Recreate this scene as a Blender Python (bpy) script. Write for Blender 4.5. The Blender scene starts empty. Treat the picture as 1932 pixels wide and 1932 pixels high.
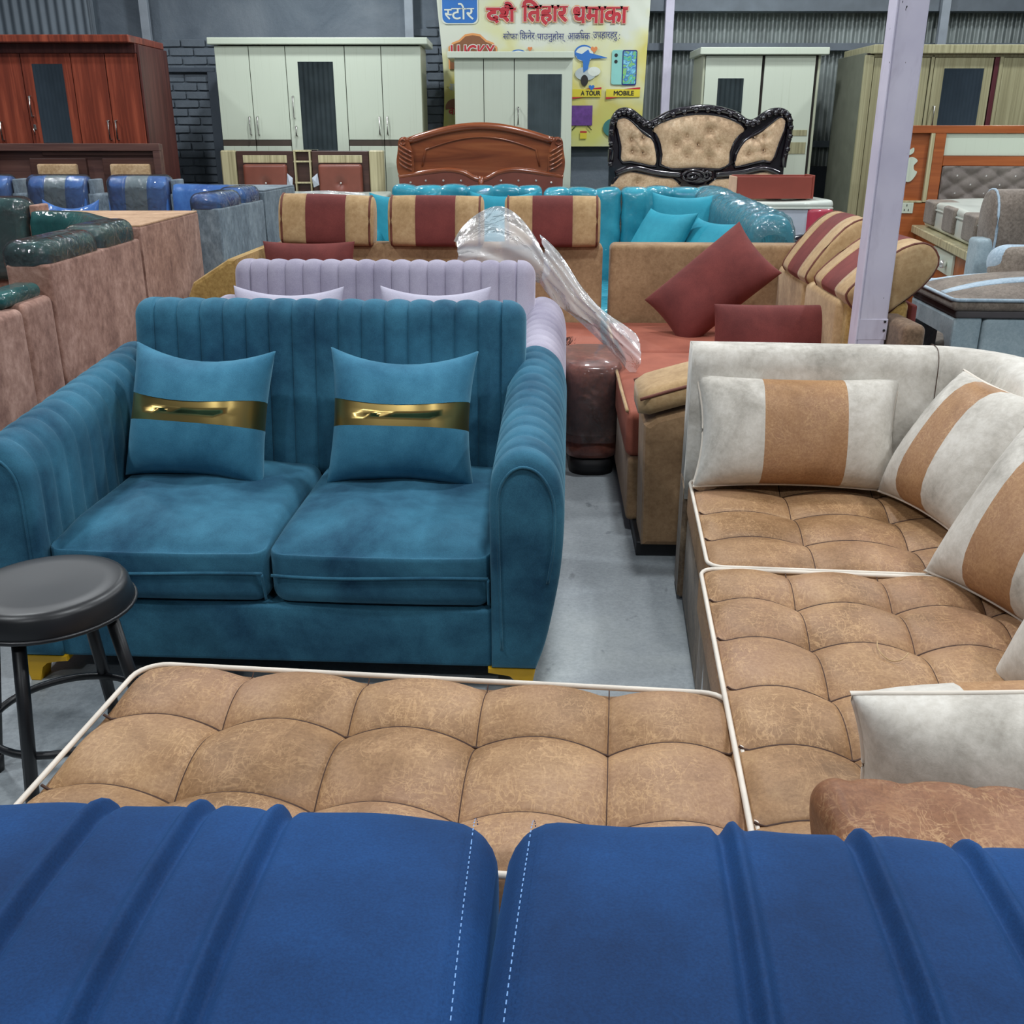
import bpy, bmesh, math, random
import numpy as np
from mathutils import Vector, Matrix
from mathutils.geometry import tessellate_polygon

random.seed(7); np.random.seed(7)
S = bpy.context.scene
COL = S.collection
R = math.radians
PI = math.pi

# ------------------------------------------------------------------ camera
cd = bpy.data.cameras.new('camera'); cam = bpy.data.objects.new('camera', cd); COL.objects.link(cam)
cam.location = (0, 0, 1.45); cam.rotation_euler = (R(90 - 20.9), 0, 0)
cd.sensor_width = 36; cd.lens = 36 * 1882 / 1932; cd.clip_start = 0.05; cd.clip_end = 100
S.camera = cam
# ------------------------------------------------------------------ world, lamps, exposure
w = bpy.data.worlds.new('world'); S.world = w; w.use_nodes = True
w.node_tree.nodes['Background'].inputs[0].default_value = (0.55, 0.6, 0.66, 1)
w.node_tree.nodes['Background'].inputs[1].default_value = 0.25
S.view_settings.view_transform = 'Standard'; S.view_settings.look = 'None'
S.view_settings.gamma = 1; S.view_settings.use_curve_mapping = False
S.view_settings.exposure = 0.06
LAMPS = [(-2.6, 1.2, 46), (0.3, 1.5, 40), (2.6, 1.4, 46), (-2.6, 4.0, 46), (0.6, 3.9, 46), (3.4, 4.2, 46),
         (-2.8, 6.6, 46), (0.4, 6.6, 46), (3.6, 6.8, 46), (-1.6, 8.8, 44), (1.8, 8.8, 44), (4.4, 8.4, 40), (-4.6, 7.2, 40), (-1.5, -1.4, 40), (1.8, -1.6, 40)]
for lx, ly, e in LAMPS:
    ld = bpy.data.lights.new('hall_lamp', 'AREA'); ld.shape = 'DISK'; ld.size = 0.26; ld.energy = e
    ld.color = (0.93, 0.97, 1.0)
    lo = bpy.data.objects.new('hall_lamp', ld); COL.objects.link(lo); lo.location = (lx, ly, 3.7)

# ------------------------------------------------------------------ materials
def srgb(h):
    if not isinstance(h, str): return tuple(h)
    v = [int(h[i:i + 2], 16) / 255 for i in (0, 2, 4)]
    return tuple(c / 12.92 if c <= .04045 else ((c + .055) / 1.055) ** 2.4 for c in v)
class NT:
    def __init__(s, name):
        s.m = bpy.data.materials.new(name); s.m.use_nodes = True
        s.t = s.m.node_tree; s.b = s.t.nodes['Principled BSDF']; s.out = s.t.nodes['Material Output']
        s.tc = s.n('ShaderNodeTexCoord')
    def n(s, k, **kw):
        q = s.t.nodes.new(k)
        for a, v in kw.items(): setattr(q, a, v)
        return q
    def l(s, a, b): s.t.links.new(a, b)
    def coord(s, scale=(1, 1, 1), rot=(0, 0, 0)):
        mp = s.n('ShaderNodeMapping'); mp.inputs['Scale'].default_value = scale; mp.inputs['Rotation'].default_value = rot
        s.l(s.tc.outputs['Object'], mp.inputs[0]); return mp.outputs[0]
    def noise(s, scale, detail=4, rough=.55, dist=0, co=None):
        q = s.n('ShaderNodeTexNoise'); q.inputs['Scale'].default_value = scale; q.inputs['Detail'].default_value = detail
        q.inputs['Roughness'].default_value = rough; q.inputs['Distortion'].default_value = dist
        s.l(co if co else s.tc.outputs['Object'], q.inputs['Vector']); return q.outputs['Fac']
    def ramp(s, fac, stops):
        q = s.n('ShaderNodeValToRGB'); e = q.color_ramp.elements
        while len(e) < len(stops): e.new(.5)
        for i, (p, c) in enumerate(stops):
            c = srgb(c); e[i].position = p; e[i].color = (*c, 1)
        s.l(fac, q.inputs[0]); return q.outputs[0]
    def mix(s, fac, a, b, mode='MIX'):
        q = s.n('ShaderNodeMix', data_type='RGBA', blend_type=mode)
        for sock, v in ((q.inputs[0], fac), (q.inputs[6], a), (q.inputs[7], b)):
            if hasattr(v, 'is_linked'): s.l(v, sock)
            elif isinstance(v, (int, float)): sock.default_value = v
            else: sock.default_value = (*srgb(v), 1)
        return q.outputs[2]
    def bump(s, h, strength, dist=.01):
        q = s.n('ShaderNodeBump'); q.inputs['Strength'].default_value = strength; q.inputs['Distance'].default_value = dist
        s.l(h, q.inputs['Height']); s.l(q.outputs[0], s.b.inputs['Normal']); return q.outputs[0]
    def set(s, **kw):
        for k, v in kw.items(): s.b.inputs[k.replace('_', ' ')].default_value = v
        return s

def plain(name, c, rough=.5, metal=0, var=.12, scale=8, **kw):
    t = NT(name); c = srgb(c)
    f = t.noise(scale, 3)
    t.l(t.ramp(f, [(.3, tuple(x * (1 - var) for x in c)), (.7, tuple(min(1, x * (1 + var)) for x in c))]), t.b.inputs['Base Color'])
    t.set(Roughness=rough, Metallic=metal, **kw); return t.m
def velvet(name, dark, light, scale=3.2, sheen=.5, rough=.75, stint=None, bump=.15, coat=0, lo=.32, hi=.7):
    t = NT(name)
    f = t.noise(scale, 7, .62, .15)
    c = t.ramp(f, [(lo, dark), (hi, light)])
    g = t.noise(420, 2, .5)
    c2 = t.mix(.18, c, t.ramp(g, [(.3, (0.02, 0.02, 0.02)), (.7, (.9, .9, .9))]), 'SOFT_LIGHT')
    t.l(c2, t.b.inputs['Base Color'])
    t.set(Roughness=rough, Sheen_Weight=sheen, Sheen_Roughness=.45, Specular_IOR_Level=.2)
    t.b.inputs['Sheen Tint'].default_value = (*srgb(stint or light), 1)
    t.bump(g, bump, .002)
    if coat:
        wv = t.noise(14, 3, .5, 1.2)
        q = t.n('ShaderNodeBump'); q.inputs['Strength'].default_value = .55; q.inputs['Distance'].default_value = .02
        t.l(wv, q.inputs['Height']); t.l(q.outputs[0], t.b.inputs['Coat Normal'])
        t.set(Coat_Weight=coat, Coat_Roughness=.06)
    return t.m
def leather_tan(name, base='957250', light='ad8a64', dark='785839', rough=.5):
    t = NT(name)
    f = t.noise(5, 6, .6, .4)
    c = t.ramp(f, [(.3, dark), (.5, base), (.72, light)])
    def veins(scale, stretch, rot, dist, wd):
        f2 = t.noise(scale, 3, .6, dist, t.coord(stretch, rot))
        return t.ramp(f2, [(.5 - wd, (0, 0, 0)), (.5, (1, 1, 1)), (.5 + wd, (0, 0, 0))])
    l1 = veins(30, (1, .35, .6), (0, 0, .6), .5, .018); l2 = veins(34, (.35, 1, .6), (0, 0, .35), .6, .018); l3 = veins(22, (1, .5, 1), (.3, .2, 1.5), 1.0, .014)
    k = t.mix(1, t.mix(1, l1, l2, 'LIGHTEN'), l3, 'LIGHTEN')
    gate = t.ramp(t.noise(7, 4, .6), [(.38, (.12, .12, .12)), (.6, (1, 1, 1))])
    k2 = t.mix(1, k, gate, 'MULTIPLY'); k2 = t.mix(.6, (0, 0, 0), k2)
    c = t.mix(t.ramp(t.noise(2.3, 3), [(.45, (0, 0, 0)), (.7, (.6, .6, .6))]), c, 'a07c66')
    c = t.mix(k2, c, 'c59f74')
    fine = t.noise(150, 4, .7)
    c = t.mix(.25, c, t.ramp(fine, [(.35, (.05, .05, .05)), (.65, (.85, .85, .85))]), 'SOFT_LIGHT')
    t.l(c, t.b.inputs['Base Color']); t.set(Roughness=rough, Specular_IOR_Level=.3)
    t.bump(fine, .12, .003); return t.m
def suede(name, base, light, dark, scale=7, rough=.8, fine=60, stretch=(1, 1, 1), coat=0, soft=.4):
    t = NT(name); co = t.coord(stretch)
    c = t.ramp(t.noise(scale, 7, .65, .5, co), [(.32, dark), (.5, base), (.68, light)])
    fn = t.noise(fine, 5, .7, .3, co)
    c = t.mix(soft, c, t.ramp(fn, [(.36, (.08, .08, .08)), (.64, (.86, .86, .86))]), 'SOFT_LIGHT')
    t.l(c, t.b.inputs['Base Color']); t.set(Roughness=rough, Sheen_Weight=.15, Specular_IOR_Level=.25)
    t.bump(fn, .18, .004)
    if coat: t.set(Coat_Weight=coat, Coat_Roughness=.08)
    return t.m
def wood(name, dark, mid, light, scale=2.0, axis=2, rough=.35, coat=0, fine=14):
    t = NT(name); s = [fine, fine, fine]; s[axis] = .7
    co = t.coord(tuple(s))
    c = t.ramp(t.noise(scale, 6, .6, .8, co), [(.3, dark), (.5, mid), (.7, light)])
    t.l(c, t.b.inputs['Base Color']); t.set(Roughness=rough, Coat_Weight=coat, Coat_Roughness=.1)
    return t.m
def plastic_wrap(name, base=.18, tint=(.93, .96, .98), scale=26, strength=.8, ior=1.5, rough=.05, gloss=1.0):
    t = NT(name); t.t.nodes.remove(t.b)
    nb = t.noise(scale, 4, .5, 1.6)
    bp = t.n('ShaderNodeBump'); bp.inputs['Strength'].default_value = strength; bp.inputs['Distance'].default_value = .03
    t.l(nb, bp.inputs['Height'])
    g = t.n('ShaderNodeBsdfGlossy'); g.inputs['Roughness'].default_value = rough; t.l(bp.outputs[0], g.inputs['Normal'])
    d = t.n('ShaderNodeBsdfDiffuse'); d.inputs['Color'].default_value = (*tint, 1)
    tr = t.n('ShaderNodeBsdfTransparent')
    fr = t.n('ShaderNodeFresnel'); fr.inputs['IOR'].default_value = ior; t.l(bp.outputs[0], fr.inputs['Normal'])
    fm = t.n('ShaderNodeMath', operation='MULTIPLY'); fm.inputs[1].default_value = gloss; t.l(fr.outputs[0], fm.inputs[0])
    m1 = t.n('ShaderNodeMixShader'); m1.inputs[0].default_value = base; t.l(tr.outputs[0], m1.inputs[1]); t.l(d.outputs[0], m1.inputs[2])
    m2 = t.n('ShaderNodeMixShader'); t.l(fm.outputs[0], m2.inputs[0]); t.l(m1.outputs[0], m2.inputs[1]); t.l(g.outputs[0], m2.inputs[2])
    t.l(m2.outputs[0], t.out.inputs[0]); return t.m

def concrete(name):
    t = NT(name)
    c = t.ramp(t.noise(1.3, 7, .6, .3), [(.3, '7f868b'), (.55, '9aa1a5'), (.75, 'b4bab9')])
    st = t.noise(16, 3, .5, .2, t.coord((1, .6, 1)))
    c = t.mix(t.ramp(st, [(.66, (0, 0, 0)), (.73, (.55, .55, .55))]), c, '565d62')
    f = t.noise(90, 4, .7)
    c = t.mix(.25, c, t.ramp(f, [(.35, (.1, .1, .1)), (.65, (.85, .85, .85))]), 'SOFT_LIGHT')
    t.l(c, t.b.inputs['Base Color'])
    t.l(t.ramp(t.noise(3, 4), [(.3, (.3, .3, .3)), (.7, (.5, .5, .5))]), t.b.inputs['Roughness'])
    t.bump(f, .1, .003); return t.m
def plaster(name, a, b, c_):
    t = NT(name)
    c = t.ramp(t.noise(1.6, 7, .65, .6), [(.3, a), (.5, b), (.72, c_)])
    t.l(c, t.b.inputs['Base Color']); t.set(Roughness=.85); t.bump(t.noise(22, 6, .7), .35, .02); return t.m
def laminate(name, base, streak, rough=.28, amt=.5, fine=60):
    t = NT(name); co = t.coord((fine, fine, .5))
    f = t.noise(1.5, 4, .6, .1, co)
    t.l(t.ramp(f, [(.3, base), (.3 + amt * .4 + .01, base), (.75, streak)]), t.b.inputs['Base Color'])
    t.set(Roughness=rough, Specular_IOR_Level=.5); return t.m

M = dict(
    teal=velvet('teal_velvet', '143c56', '407c96', 3.6, .3, stint='9accdc'),
    teal_light=velvet('teal_velvet_light', '1f5673', '4a8ca8', 3.6, .35, stint='9fd0e0'),
    gold=plain('gold_foil', 'c4a868', .34, 1, .06, 3),
    yellow=plain('yellow_plastic', 'd8a81c', .4),
    lav=velvet('lavender_velvet', '8d879b', 'b7b1c0', 2.6, .4, stint='e8e4f0'),
    lav2=velvet('lavender_pillow_velvet', 'a49fb2', 'cdc9d8', 2.6, .4, stint='f0eefa'),
    blue=velvet('royal_blue_velvet', '0a284e', '1a4880', 2.4, .25, stint='5a90d0'),
    tan=leather_tan('tan_leatherette'),
    tan_pillow=leather_tan('tan_leatherette_band', 'a67d55', 'bd9468', '8a6441'),
    tan_red=leather_tan('dark_tan_leatherette', '83583c', '9a6e4c', '643e29'),
    tan_dark=suede('brown_leatherette_side', '6f5c48', '86725b', '524233', 9),
    white=suede('mottled_white_fabric', 'c6c0b6', 'dcd7ce', '9d978d', 4.0, .8, 55, soft=.25),
    piping=plain('cream_piping', 'd9cfc2', .6),
    seam=plain('dark_brown_line', '3e2416', .7),
    rust=velvet('rust_suede', '592a29', '80403c', 3.4, .22, stint='c08078'),
    rust_seat=velvet('rust_seat_suede', '884a3c', 'aa6450', 3.0, .25, stint='d09a88'),
    camel=suede('camel_suede', '987a5a', 'a98a68', '86694c', 4, .85, 48, soft=.25),
    camel_light=suede('light_camel_suede', 'b2936a', 'c2a57c', '9f8058', 4, .85, 40, soft=.25),
    camel_cord=plain('rust_cord', '6b3a2c', .7),
    mustard=suede('mustard_suede', 'a5854c', 'b8985c', '92743e', 4, .85, 60),
    black_base=plain('black_base_board', '17181b', .6),
    brownsuede=suede('pinkish_brown_suede', '9a7566', 'b48f80', '7c584c', 7, .85, 34, (1, 1, .85), soft=.4),
    brownsuede_top=suede('light_brown_suede', 'b89474', 'cba684', 'a07c5c', 5, .85, 40, soft=.3),
    green=velvet('dark_green_velvet', '0c3438', '225a58', 5, .2, stint='60a09a', coat=.9),
    slate=suede('slate_grey_fabric', '6f7c86', '88949c', '59656f', 6, .75, 40, (1.2, 1.2, .6)),
    stripe_blue=velvet('wrapped_blue_velvet', '2b4f92', '4f7fbe', 4, .3, stint='90b8f0', coat=.9),
    stripe_grey=velvet('wrapped_grey_fabric', '6d7b80', '86949a', 5, .2, coat=.9),
    turq=velvet('turquoise_leatherette', '1a7c94', '3fa2b6', 4, .12, .45, coat=1),
    turq_soft=velvet('turquoise_pillow_fabric', '187a90', '349bb0', 3, .25, .6),
    wrap=plastic_wrap('clear_plastic_film', .035, scale=9, strength=.6),
    wrap_shiny=plastic_wrap('wrinkled_plastic_film', .04, (.8, .95, 1.0), scale=30, strength=.55, gloss=.8),
    wrap_white=plastic_wrap('crumpled_plastic_film', .42, scale=14, strength=.4, ior=1.45, rough=.14, gloss=.55),
    brownleather=suede('wrapped_brown_leather', '7a4438', '925a4a', '55302a', 5, .4, 40, coat=.4),
    seat_black=plain('black_leatherette', '1b1c1f', .38, 0, .2, 5),
    metal_black=plain('black_painted_metal', '15161a', .4),
    steel=plain('brushed_steel', 'b8b6b2', .3, 1),
    mirror=plain('mirror_glass', 'b9c4cc', .03, 1, .01),
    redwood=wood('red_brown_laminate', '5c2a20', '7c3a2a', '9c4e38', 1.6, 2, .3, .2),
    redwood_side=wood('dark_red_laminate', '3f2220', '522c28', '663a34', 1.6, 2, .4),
    walnut=wood('walnut_laminate', '4a3230', '5c403a', '6c4e46', 1.5, 0, .4),
    walnut_dark=wood('dark_walnut_laminate', '38241f', '482f29', '563a32', 1.5, 0, .4),
    carved=wood('polished_brown_wood', '6a3520', '8a4a2c', 'a2603a', 1.2, 0, .22, .6, 8),
    orange=wood('orange_brown_laminate', '8c4822', 'a1562a', 'b26634', 1.4, 0, .35, .1),
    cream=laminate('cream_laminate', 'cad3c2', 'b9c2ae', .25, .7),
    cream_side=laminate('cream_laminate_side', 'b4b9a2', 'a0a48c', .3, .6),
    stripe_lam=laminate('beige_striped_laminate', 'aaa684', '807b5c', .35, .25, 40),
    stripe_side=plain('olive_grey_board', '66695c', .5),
    zebra=laminate('zebra_laminate', 'c9c09a', '8b8160', .35, .2, 22),
    dark_gap=plain('dark_recess', '2b2421', .7),
    brown_band=plain('dark_brown_laminate', '4a4038', .4),
    maroon=plain('maroon_board', '53222a', .5),
    leather_brown=plain('brown_button_leather', '7c4538', .38, 0, .15, 6),
    leather_cream=suede('cream_tufted_fabric', 'c0a384', 'd2b798', 'a88c6e', 5, .7, 60),
    ebony=plain('polished_black_wood', '17121a', .2, 0, .2, 6, Coat_Weight=.6, Coat_Roughness=.1),
    beige_pad=suede('beige_pad_fabric', 'b89a76', 'cbae8a', 'a38561', 5, .8, 60),
    grey_tuft=velvet('grey_tufted_velvet', '6a625e', '8b827c', 6, .4),
    crystal=plain('crystal_button', 'e8e4e0', .08, .6, .02),
    red_board=plain('red_brown_board', '8c4034', .5, 0, .12, 5),
    raw_board=plain('raw_board_edge', 'c9a58c', .7),
    matt_white=plain('white_mattress_ticking', 'c9cfc6', .5, 0, .06, 4, Coat_Weight=.5),
    matt_side=plain('white_plastic_mattress_side', 'b9c0cc', .25, 0, .1, 4, Coat_Weight=.8),
    matt_red=plain('red_mattress_cap', 'b93a50', .35, 0, .12, 6, Coat_Weight=.6),
    floral=suede('floral_mattress_side', '9d8480', 'c4b6b0', '6c4e50', 14, .5, 30),
    slateblue=suede('pale_slate_fabric', '94a6ae', 'a8b8be', '7f9097', 5, .8, 70, soft=.2),
    slatelight=suede('pale_blue_fabric', 'a5b8c6', 'bccbd6', '90a2b0', 4, .7, 70),
    taupe=suede('taupe_fabric', '7b7066', '8e8377', '655b52', 5, .8, 80),
    taupe_dark=plain('dark_taupe_fabric', '4c484a', .8),
    ottoman=suede('brown_velvet', '77604c', '8b735d', '5f4c3b', 5, .8, 60),
    lilac=NT('lilac_painted_steel').m,
    wall=plaster('grey_blue_plaster', '5f6a76', '727d88', '868f98'),
    brick=plaster('grey_painted_brick', '606a74', '727c86', '838c94'),
    grey_band=plaster('dark_grey_band', '4c5661', '565f6a', '616b75'),
    plinth=plaster('charcoal_block', '2c3036', '363b42', '434850'),
    zinc=plain('galvanised_sheet', '98a09e', .34, .45, .2, 3),
    zinc_dark=plain('weathered_grey_sheet', '77828c', .5, .3, .12, 3),
    post_grey=plain('grey_painted_post', '9aa3ad', .5),
    beam=plain('dark_grey_beam', '69727b', .55),
    roof=plain('roof_sheet', '8d949a', .6, .3),
    concrete=concrete('worn_concrete'),
)
def _lilac():
    t = NT('lilac_paint_chipped')
    c = t.ramp(t.noise(3, 4), [(.3, 'c4c0d4'), (.7, 'd8d4e4')])
    st = t.noise(9, 5, .6, .3, t.coord((1, 1, .35)))
    c = t.mix(t.ramp(st, [(.52, (0, 0, 0)), (.75, (.6, .6, .6))]), c, 'aaa2b6')
    ch = t.noise(60, 2, .5, 0, t.coord((1, 1, .4)))
    c = t.mix(t.ramp(ch, [(.765, (0, 0, 0)), (.775, (1, 1, 1))]), c, '2c2a33')
    t.l(c, t.b.inputs['Base Color']); t.set(Roughness=.45); return t.m
M['lilac'] = _lilac()

# ------------------------------------------------------------------ mesh helpers
def link(name, me, mat, parent=None, loc=(0, 0, 0), rot=(0, 0, 0), smooth=True):
    o = bpy.data.objects.new(name, me); COL.objects.link(o)
    o.location = loc; o.rotation_euler = rot
    if parent: o.parent = parent
    if mat: me.materials.append(mat)
    if smooth and len(me.polygons): me.polygons.foreach_set('use_smooth', [True] * len(me.polygons))
    return o
def obj(name, verts, faces, mat, parent=None, loc=(0, 0, 0), rot=(0, 0, 0), smooth=True):
    me = bpy.data.meshes.new(name); me.from_pydata([tuple(v) for v in verts], [], faces); me.validate(); me.update()
    return link(name, me, mat, parent, loc, rot, smooth)
def from_bm(name, bm, mat, parent=None, loc=(0, 0, 0), rot=(0, 0, 0), smooth=False):
    bmesh.ops.recalc_face_normals(bm, faces=bm.faces)
    me = bpy.data.meshes.new(name); bm.to_mesh(me); bm.free()
    return link(name, me, mat, parent, loc, rot, smooth)
def thing(name, label, cat, loc=(0, 0, 0), rotz=0, group=None):
    o = bpy.data.objects.new(name, None); COL.objects.link(o); o.empty_display_size = .1
    o.location = loc; o.rotation_euler = (0, 0, R(rotz)); o['label'] = label; o['category'] = cat
    if group: o['group'] = group
    return o
def tag(o, label, cat, group=None):
    o['label'] = label; o['category'] = cat
    if group: o['group'] = group
    return o
def struct(o): o['kind'] = 'structure'; return o

def _axis(h, r, n, seg):
    r = min(r, h * .98)
    ed = [-h + r * i / seg for i in range(seg)]
    inner = list(np.linspace(-h + r, h - r, max(2, n + 1)))
    return np.array(ed + inner + [-e for e in reversed(ed)])
def rbox(name, size, r, mat, parent=None, loc=(0, 0, 0), rot=(0, 0, 0), n=(1, 1, 1), fn=None, seg=3, axes=None):
    h = [s / 2 for s in size]; r = min(r, min(h) * .98)
    ax = [_axis(h[i], r, n[i], seg) for i in range(3)]
    for i, extra in (axes or {}).items():
        a = np.array([v for v in ax[i] if abs(v) >= h[i] - r - 1e-9] + [v for v in extra if abs(v) < h[i] - 1e-4])
        a = np.sort(a); ax[i] = a[np.concatenate([[True], np.diff(a) > 2e-5])]
    L = [len(a) for a in ax]
    def gid(i, j, k): return (i * L[1] + j) * L[2] + k
    quads = []
    for a in range(3):
        b, c = (a + 1) % 3, (a + 2) % 3
        for side in (0, L[a] - 1):
            I, J = np.meshgrid(np.arange(L[b] - 1), np.arange(L[c] - 1), indexing='ij')
            def idx(bi, ci):
                t = [None] * 3; t[a] = np.full(bi.shape, side); t[b] = bi; t[c] = ci
                return gid(*t)
            q = np.stack([idx(I, J), idx(I + 1, J), idx(I + 1, J + 1), idx(I, J + 1)], -1).reshape(-1, 4)
            if side == 0: q = q[:, ::-1]
            quads.append(q)
    q = np.concatenate(quads); ids, inv = np.unique(q, return_inverse=True); q = inv.reshape(-1, 4)
    i = ids // (L[1] * L[2]); j = (ids // L[2]) % L[1]; k = ids % L[2]
    P = np.stack([ax[0][i], ax[1][j], ax[2][k]], -1)
    H = np.array(h)
    C = np.clip(P, -(H - r), H - r); D = P - C
    ln = np.linalg.norm(D, axis=1, keepdims=True); N = D / np.maximum(ln, 1e-9)
    P = C + N * r
    if fn: P = fn(P, N)
    return obj(name, P.tolist(), q.tolist(), mat, parent, loc, rot)
def box(name, x0, x1, y0, y1, z0, z1, mat, parent=None, bev=.003, rot=(0, 0, 0)):
    bm = bmesh.new(); bmesh.ops.create_cube(bm, size=1)
    sx, sy, sz = x1 - x0, y1 - y0, z1 - z0
    bmesh.ops.scale(bm, vec=(sx, sy, sz), verts=bm.verts)
    b = min(bev, min(abs(sx), abs(sy), abs(sz)) * .3)
    if b > 0: bmesh.ops.bevel(bm, geom=bm.edges[:], offset=b, segments=1, affect='EDGES', profile=.5)
    return from_bm(name, bm, mat, parent, ((x0 + x1) / 2, (y0 + y1) / 2, (z0 + z1) / 2), rot)
def prism(name, pts, d0, d1, mat, parent=None, plane='xz', bev=.004, loc=(0, 0, 0), rot=(0, 0, 0), seg=2, smooth=False):
    """outline in a plane, given thickness along the third axis"""
    bm = bmesh.new()
    def v3(p, d): return (p[0], d, p[1]) if plane == 'xz' else ((p[0], p[1], d) if plane == 'xy' else (d, p[0], p[1]))
    a = [bm.verts.new(v3(p, d0)) for p in pts]; b = [bm.verts.new(v3(p, d1)) for p in pts]
    fa = bm.faces.new(a); fb = bm.faces.new(b[::-1])
    for i in range(len(pts)): bm.faces.new((a[i], a[(i + 1) % len(pts)], b[(i + 1) % len(pts)], b[i]))
    if bev:
        ed = list(set(list(fa.edges) + list(fb.edges)))
        try: bmesh.ops.bevel(bm, geom=ed, offset=bev, segments=seg, affect='EDGES', profile=.5)
        except Exception: pass
    bmesh.ops.triangulate(bm, faces=[f for f in bm.faces if len(f.verts) > 4])
    return from_bm(name, bm, mat, parent, loc, rot, smooth)
def flat(name, pts, y, mat, parent=None, loc=(0, 0, 0)):
    """printed shape: a polygon in the XZ plane facing -y"""
    tri = tessellate_polygon([[Vector((p[0], p[1], 0)) for p in pts]])
    return obj(name, [(p[0], y, p[1]) for p in pts], [tuple(t) for t in tri], mat, parent, loc, smooth=False)
def loft(name, rings, mat, parent=None, caps=True, closed=True, loc=(0, 0, 0), rot=(0, 0, 0)):
    A = np.asarray(rings, float); ns, nt = A.shape[:2]
    V = A.reshape(-1, 3).tolist(); F = []
    for s in range(ns - 1):
        for t in range(nt if closed else nt - 1):
            t2 = (t + 1) % nt
            F.append((s * nt + t, s * nt + t2, (s + 1) * nt + t2, (s + 1) * nt + t))
    if caps and closed:
        for s, flip in ((0, True), (ns - 1, False)):
            c = A[s].mean(0).tolist(); V.append(c); ci = len(V) - 1
            for t in range(nt):
                t2 = (t + 1) % nt; f = (s * nt + t, s * nt + t2, ci); F.append(f[::-1] if flip else f)
    o = obj(name, V, F, mat, parent, loc, rot)
    bm = bmesh.new(); bm.from_mesh(o.data); bmesh.ops.recalc_face_normals(bm, faces=bm.faces); bm.to_mesh(o.data); bm.free()
    return o
def tube(name, pts, r, mat, parent=None, closed=False, n=6, loc=(0, 0, 0), rot=(0, 0, 0), rr=None):
    P = np.asarray(pts, float); m = len(P)
    if closed: T = np.roll(P, -1, 0) - np.roll(P, 1, 0)
    else: T = np.gradient(P, axis=0)
    T /= np.maximum(np.linalg.norm(T, axis=1, keepdims=True), 1e-9)
    up = np.array([0, 0, 1.]) if abs(T[:, 2]).mean() < .8 else np.array([0, 1., 0])
    A = np.cross(T, up); A /= np.maximum(np.linalg.norm(A, axis=1, keepdims=True), 1e-9); B = np.cross(T, A)
    th = np.linspace(0, 2 * PI, n, endpoint=False)
    rad = np.full(m, r) if rr is None else np.asarray(rr)
    rings = P[:, None] + rad[:, None, None] * (np.cos(th)[None, :, None] * A[:, None] + np.sin(th)[None, :, None] * B[:, None])
    if closed: rings = np.concatenate([rings, rings[:1]])
    return loft(name, rings, mat, parent, not closed, True, loc, rot)
def lathe(name, prof, mat, parent=None, n=40, loc=(0, 0, 0)):
    th = np.linspace(0, 2 * PI, n, endpoint=False)
    rings = [[(r * math.cos(a), r * math.sin(a), z) for a in th] for r, z in prof]
    return loft(name, rings, mat, parent, True, True, loc)
def ball(name, r, mat, parent=None, loc=(0, 0, 0), sc=(1, 1, 1), sub=2):
    bm = bmesh.new(); bmesh.ops.create_icosphere(bm, subdivisions=sub, radius=r); bmesh.ops.scale(bm, vec=sc, verts=bm.verts)
    return from_bm(name, bm, mat, parent, loc, smooth=True)
def spline(pts, n=8, closed=False):
    P = [np.array(p, float) for p in pts]; out = []; m = len(P)
    for i in range(m if closed else m - 1):
        if closed: a, b, c, d = P[(i - 1) % m], P[i], P[(i + 1) % m], P[(i + 2) % m]
        else: a, b, c, d = P[max(i - 1, 0)], P[i], P[i + 1], P[min(i + 2, m - 1)]
        for k in range(n):
            t = k / n
            out.append(.5 * (2 * b + (c - a) * t + (2 * a - 5 * b + 4 * c - d) * t * t + (3 * b - a - 3 * c + d) * t ** 3))
    if not closed: out.append(P[-1])
    return np.array(out)
def rrect(x0, x1, y0, y1, r, n=6):
    out = []
    for cx, cy, a0 in ((x1 - r, y1 - r, 0), (x0 + r, y1 - r, 90), (x0 + r, y0 + r, 180), (x1 - r, y0 + r, 270)):
        for k in range(n + 1):
            a = R(a0 + 90 * k / n); out.append((cx + r * math.cos(a), cy + r * math.sin(a)))
    return out
def scallop(x, p, x0, amp, pw=.45): return amp * (np.abs(np.sin(PI * (x - x0) / p)) ** pw - 1)
def cells(cuts, m, pw=1.0):
    """sample positions with a line exactly on every cut and denser near the cuts"""
    out = []
    for a, b in zip(cuts[:-1], cuts[1:]):
        t = np.linspace(0, 1, m, endpoint=False); t = .5 - .5 * np.cos(PI * t); out += list(a + (b - a) * t)
    return out + [cuts[-1]]
def sstep(a, b, x):
    t = np.clip((x - a) / (b - a), 0, 1); return t * t * (3 - 2 * t)

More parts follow.
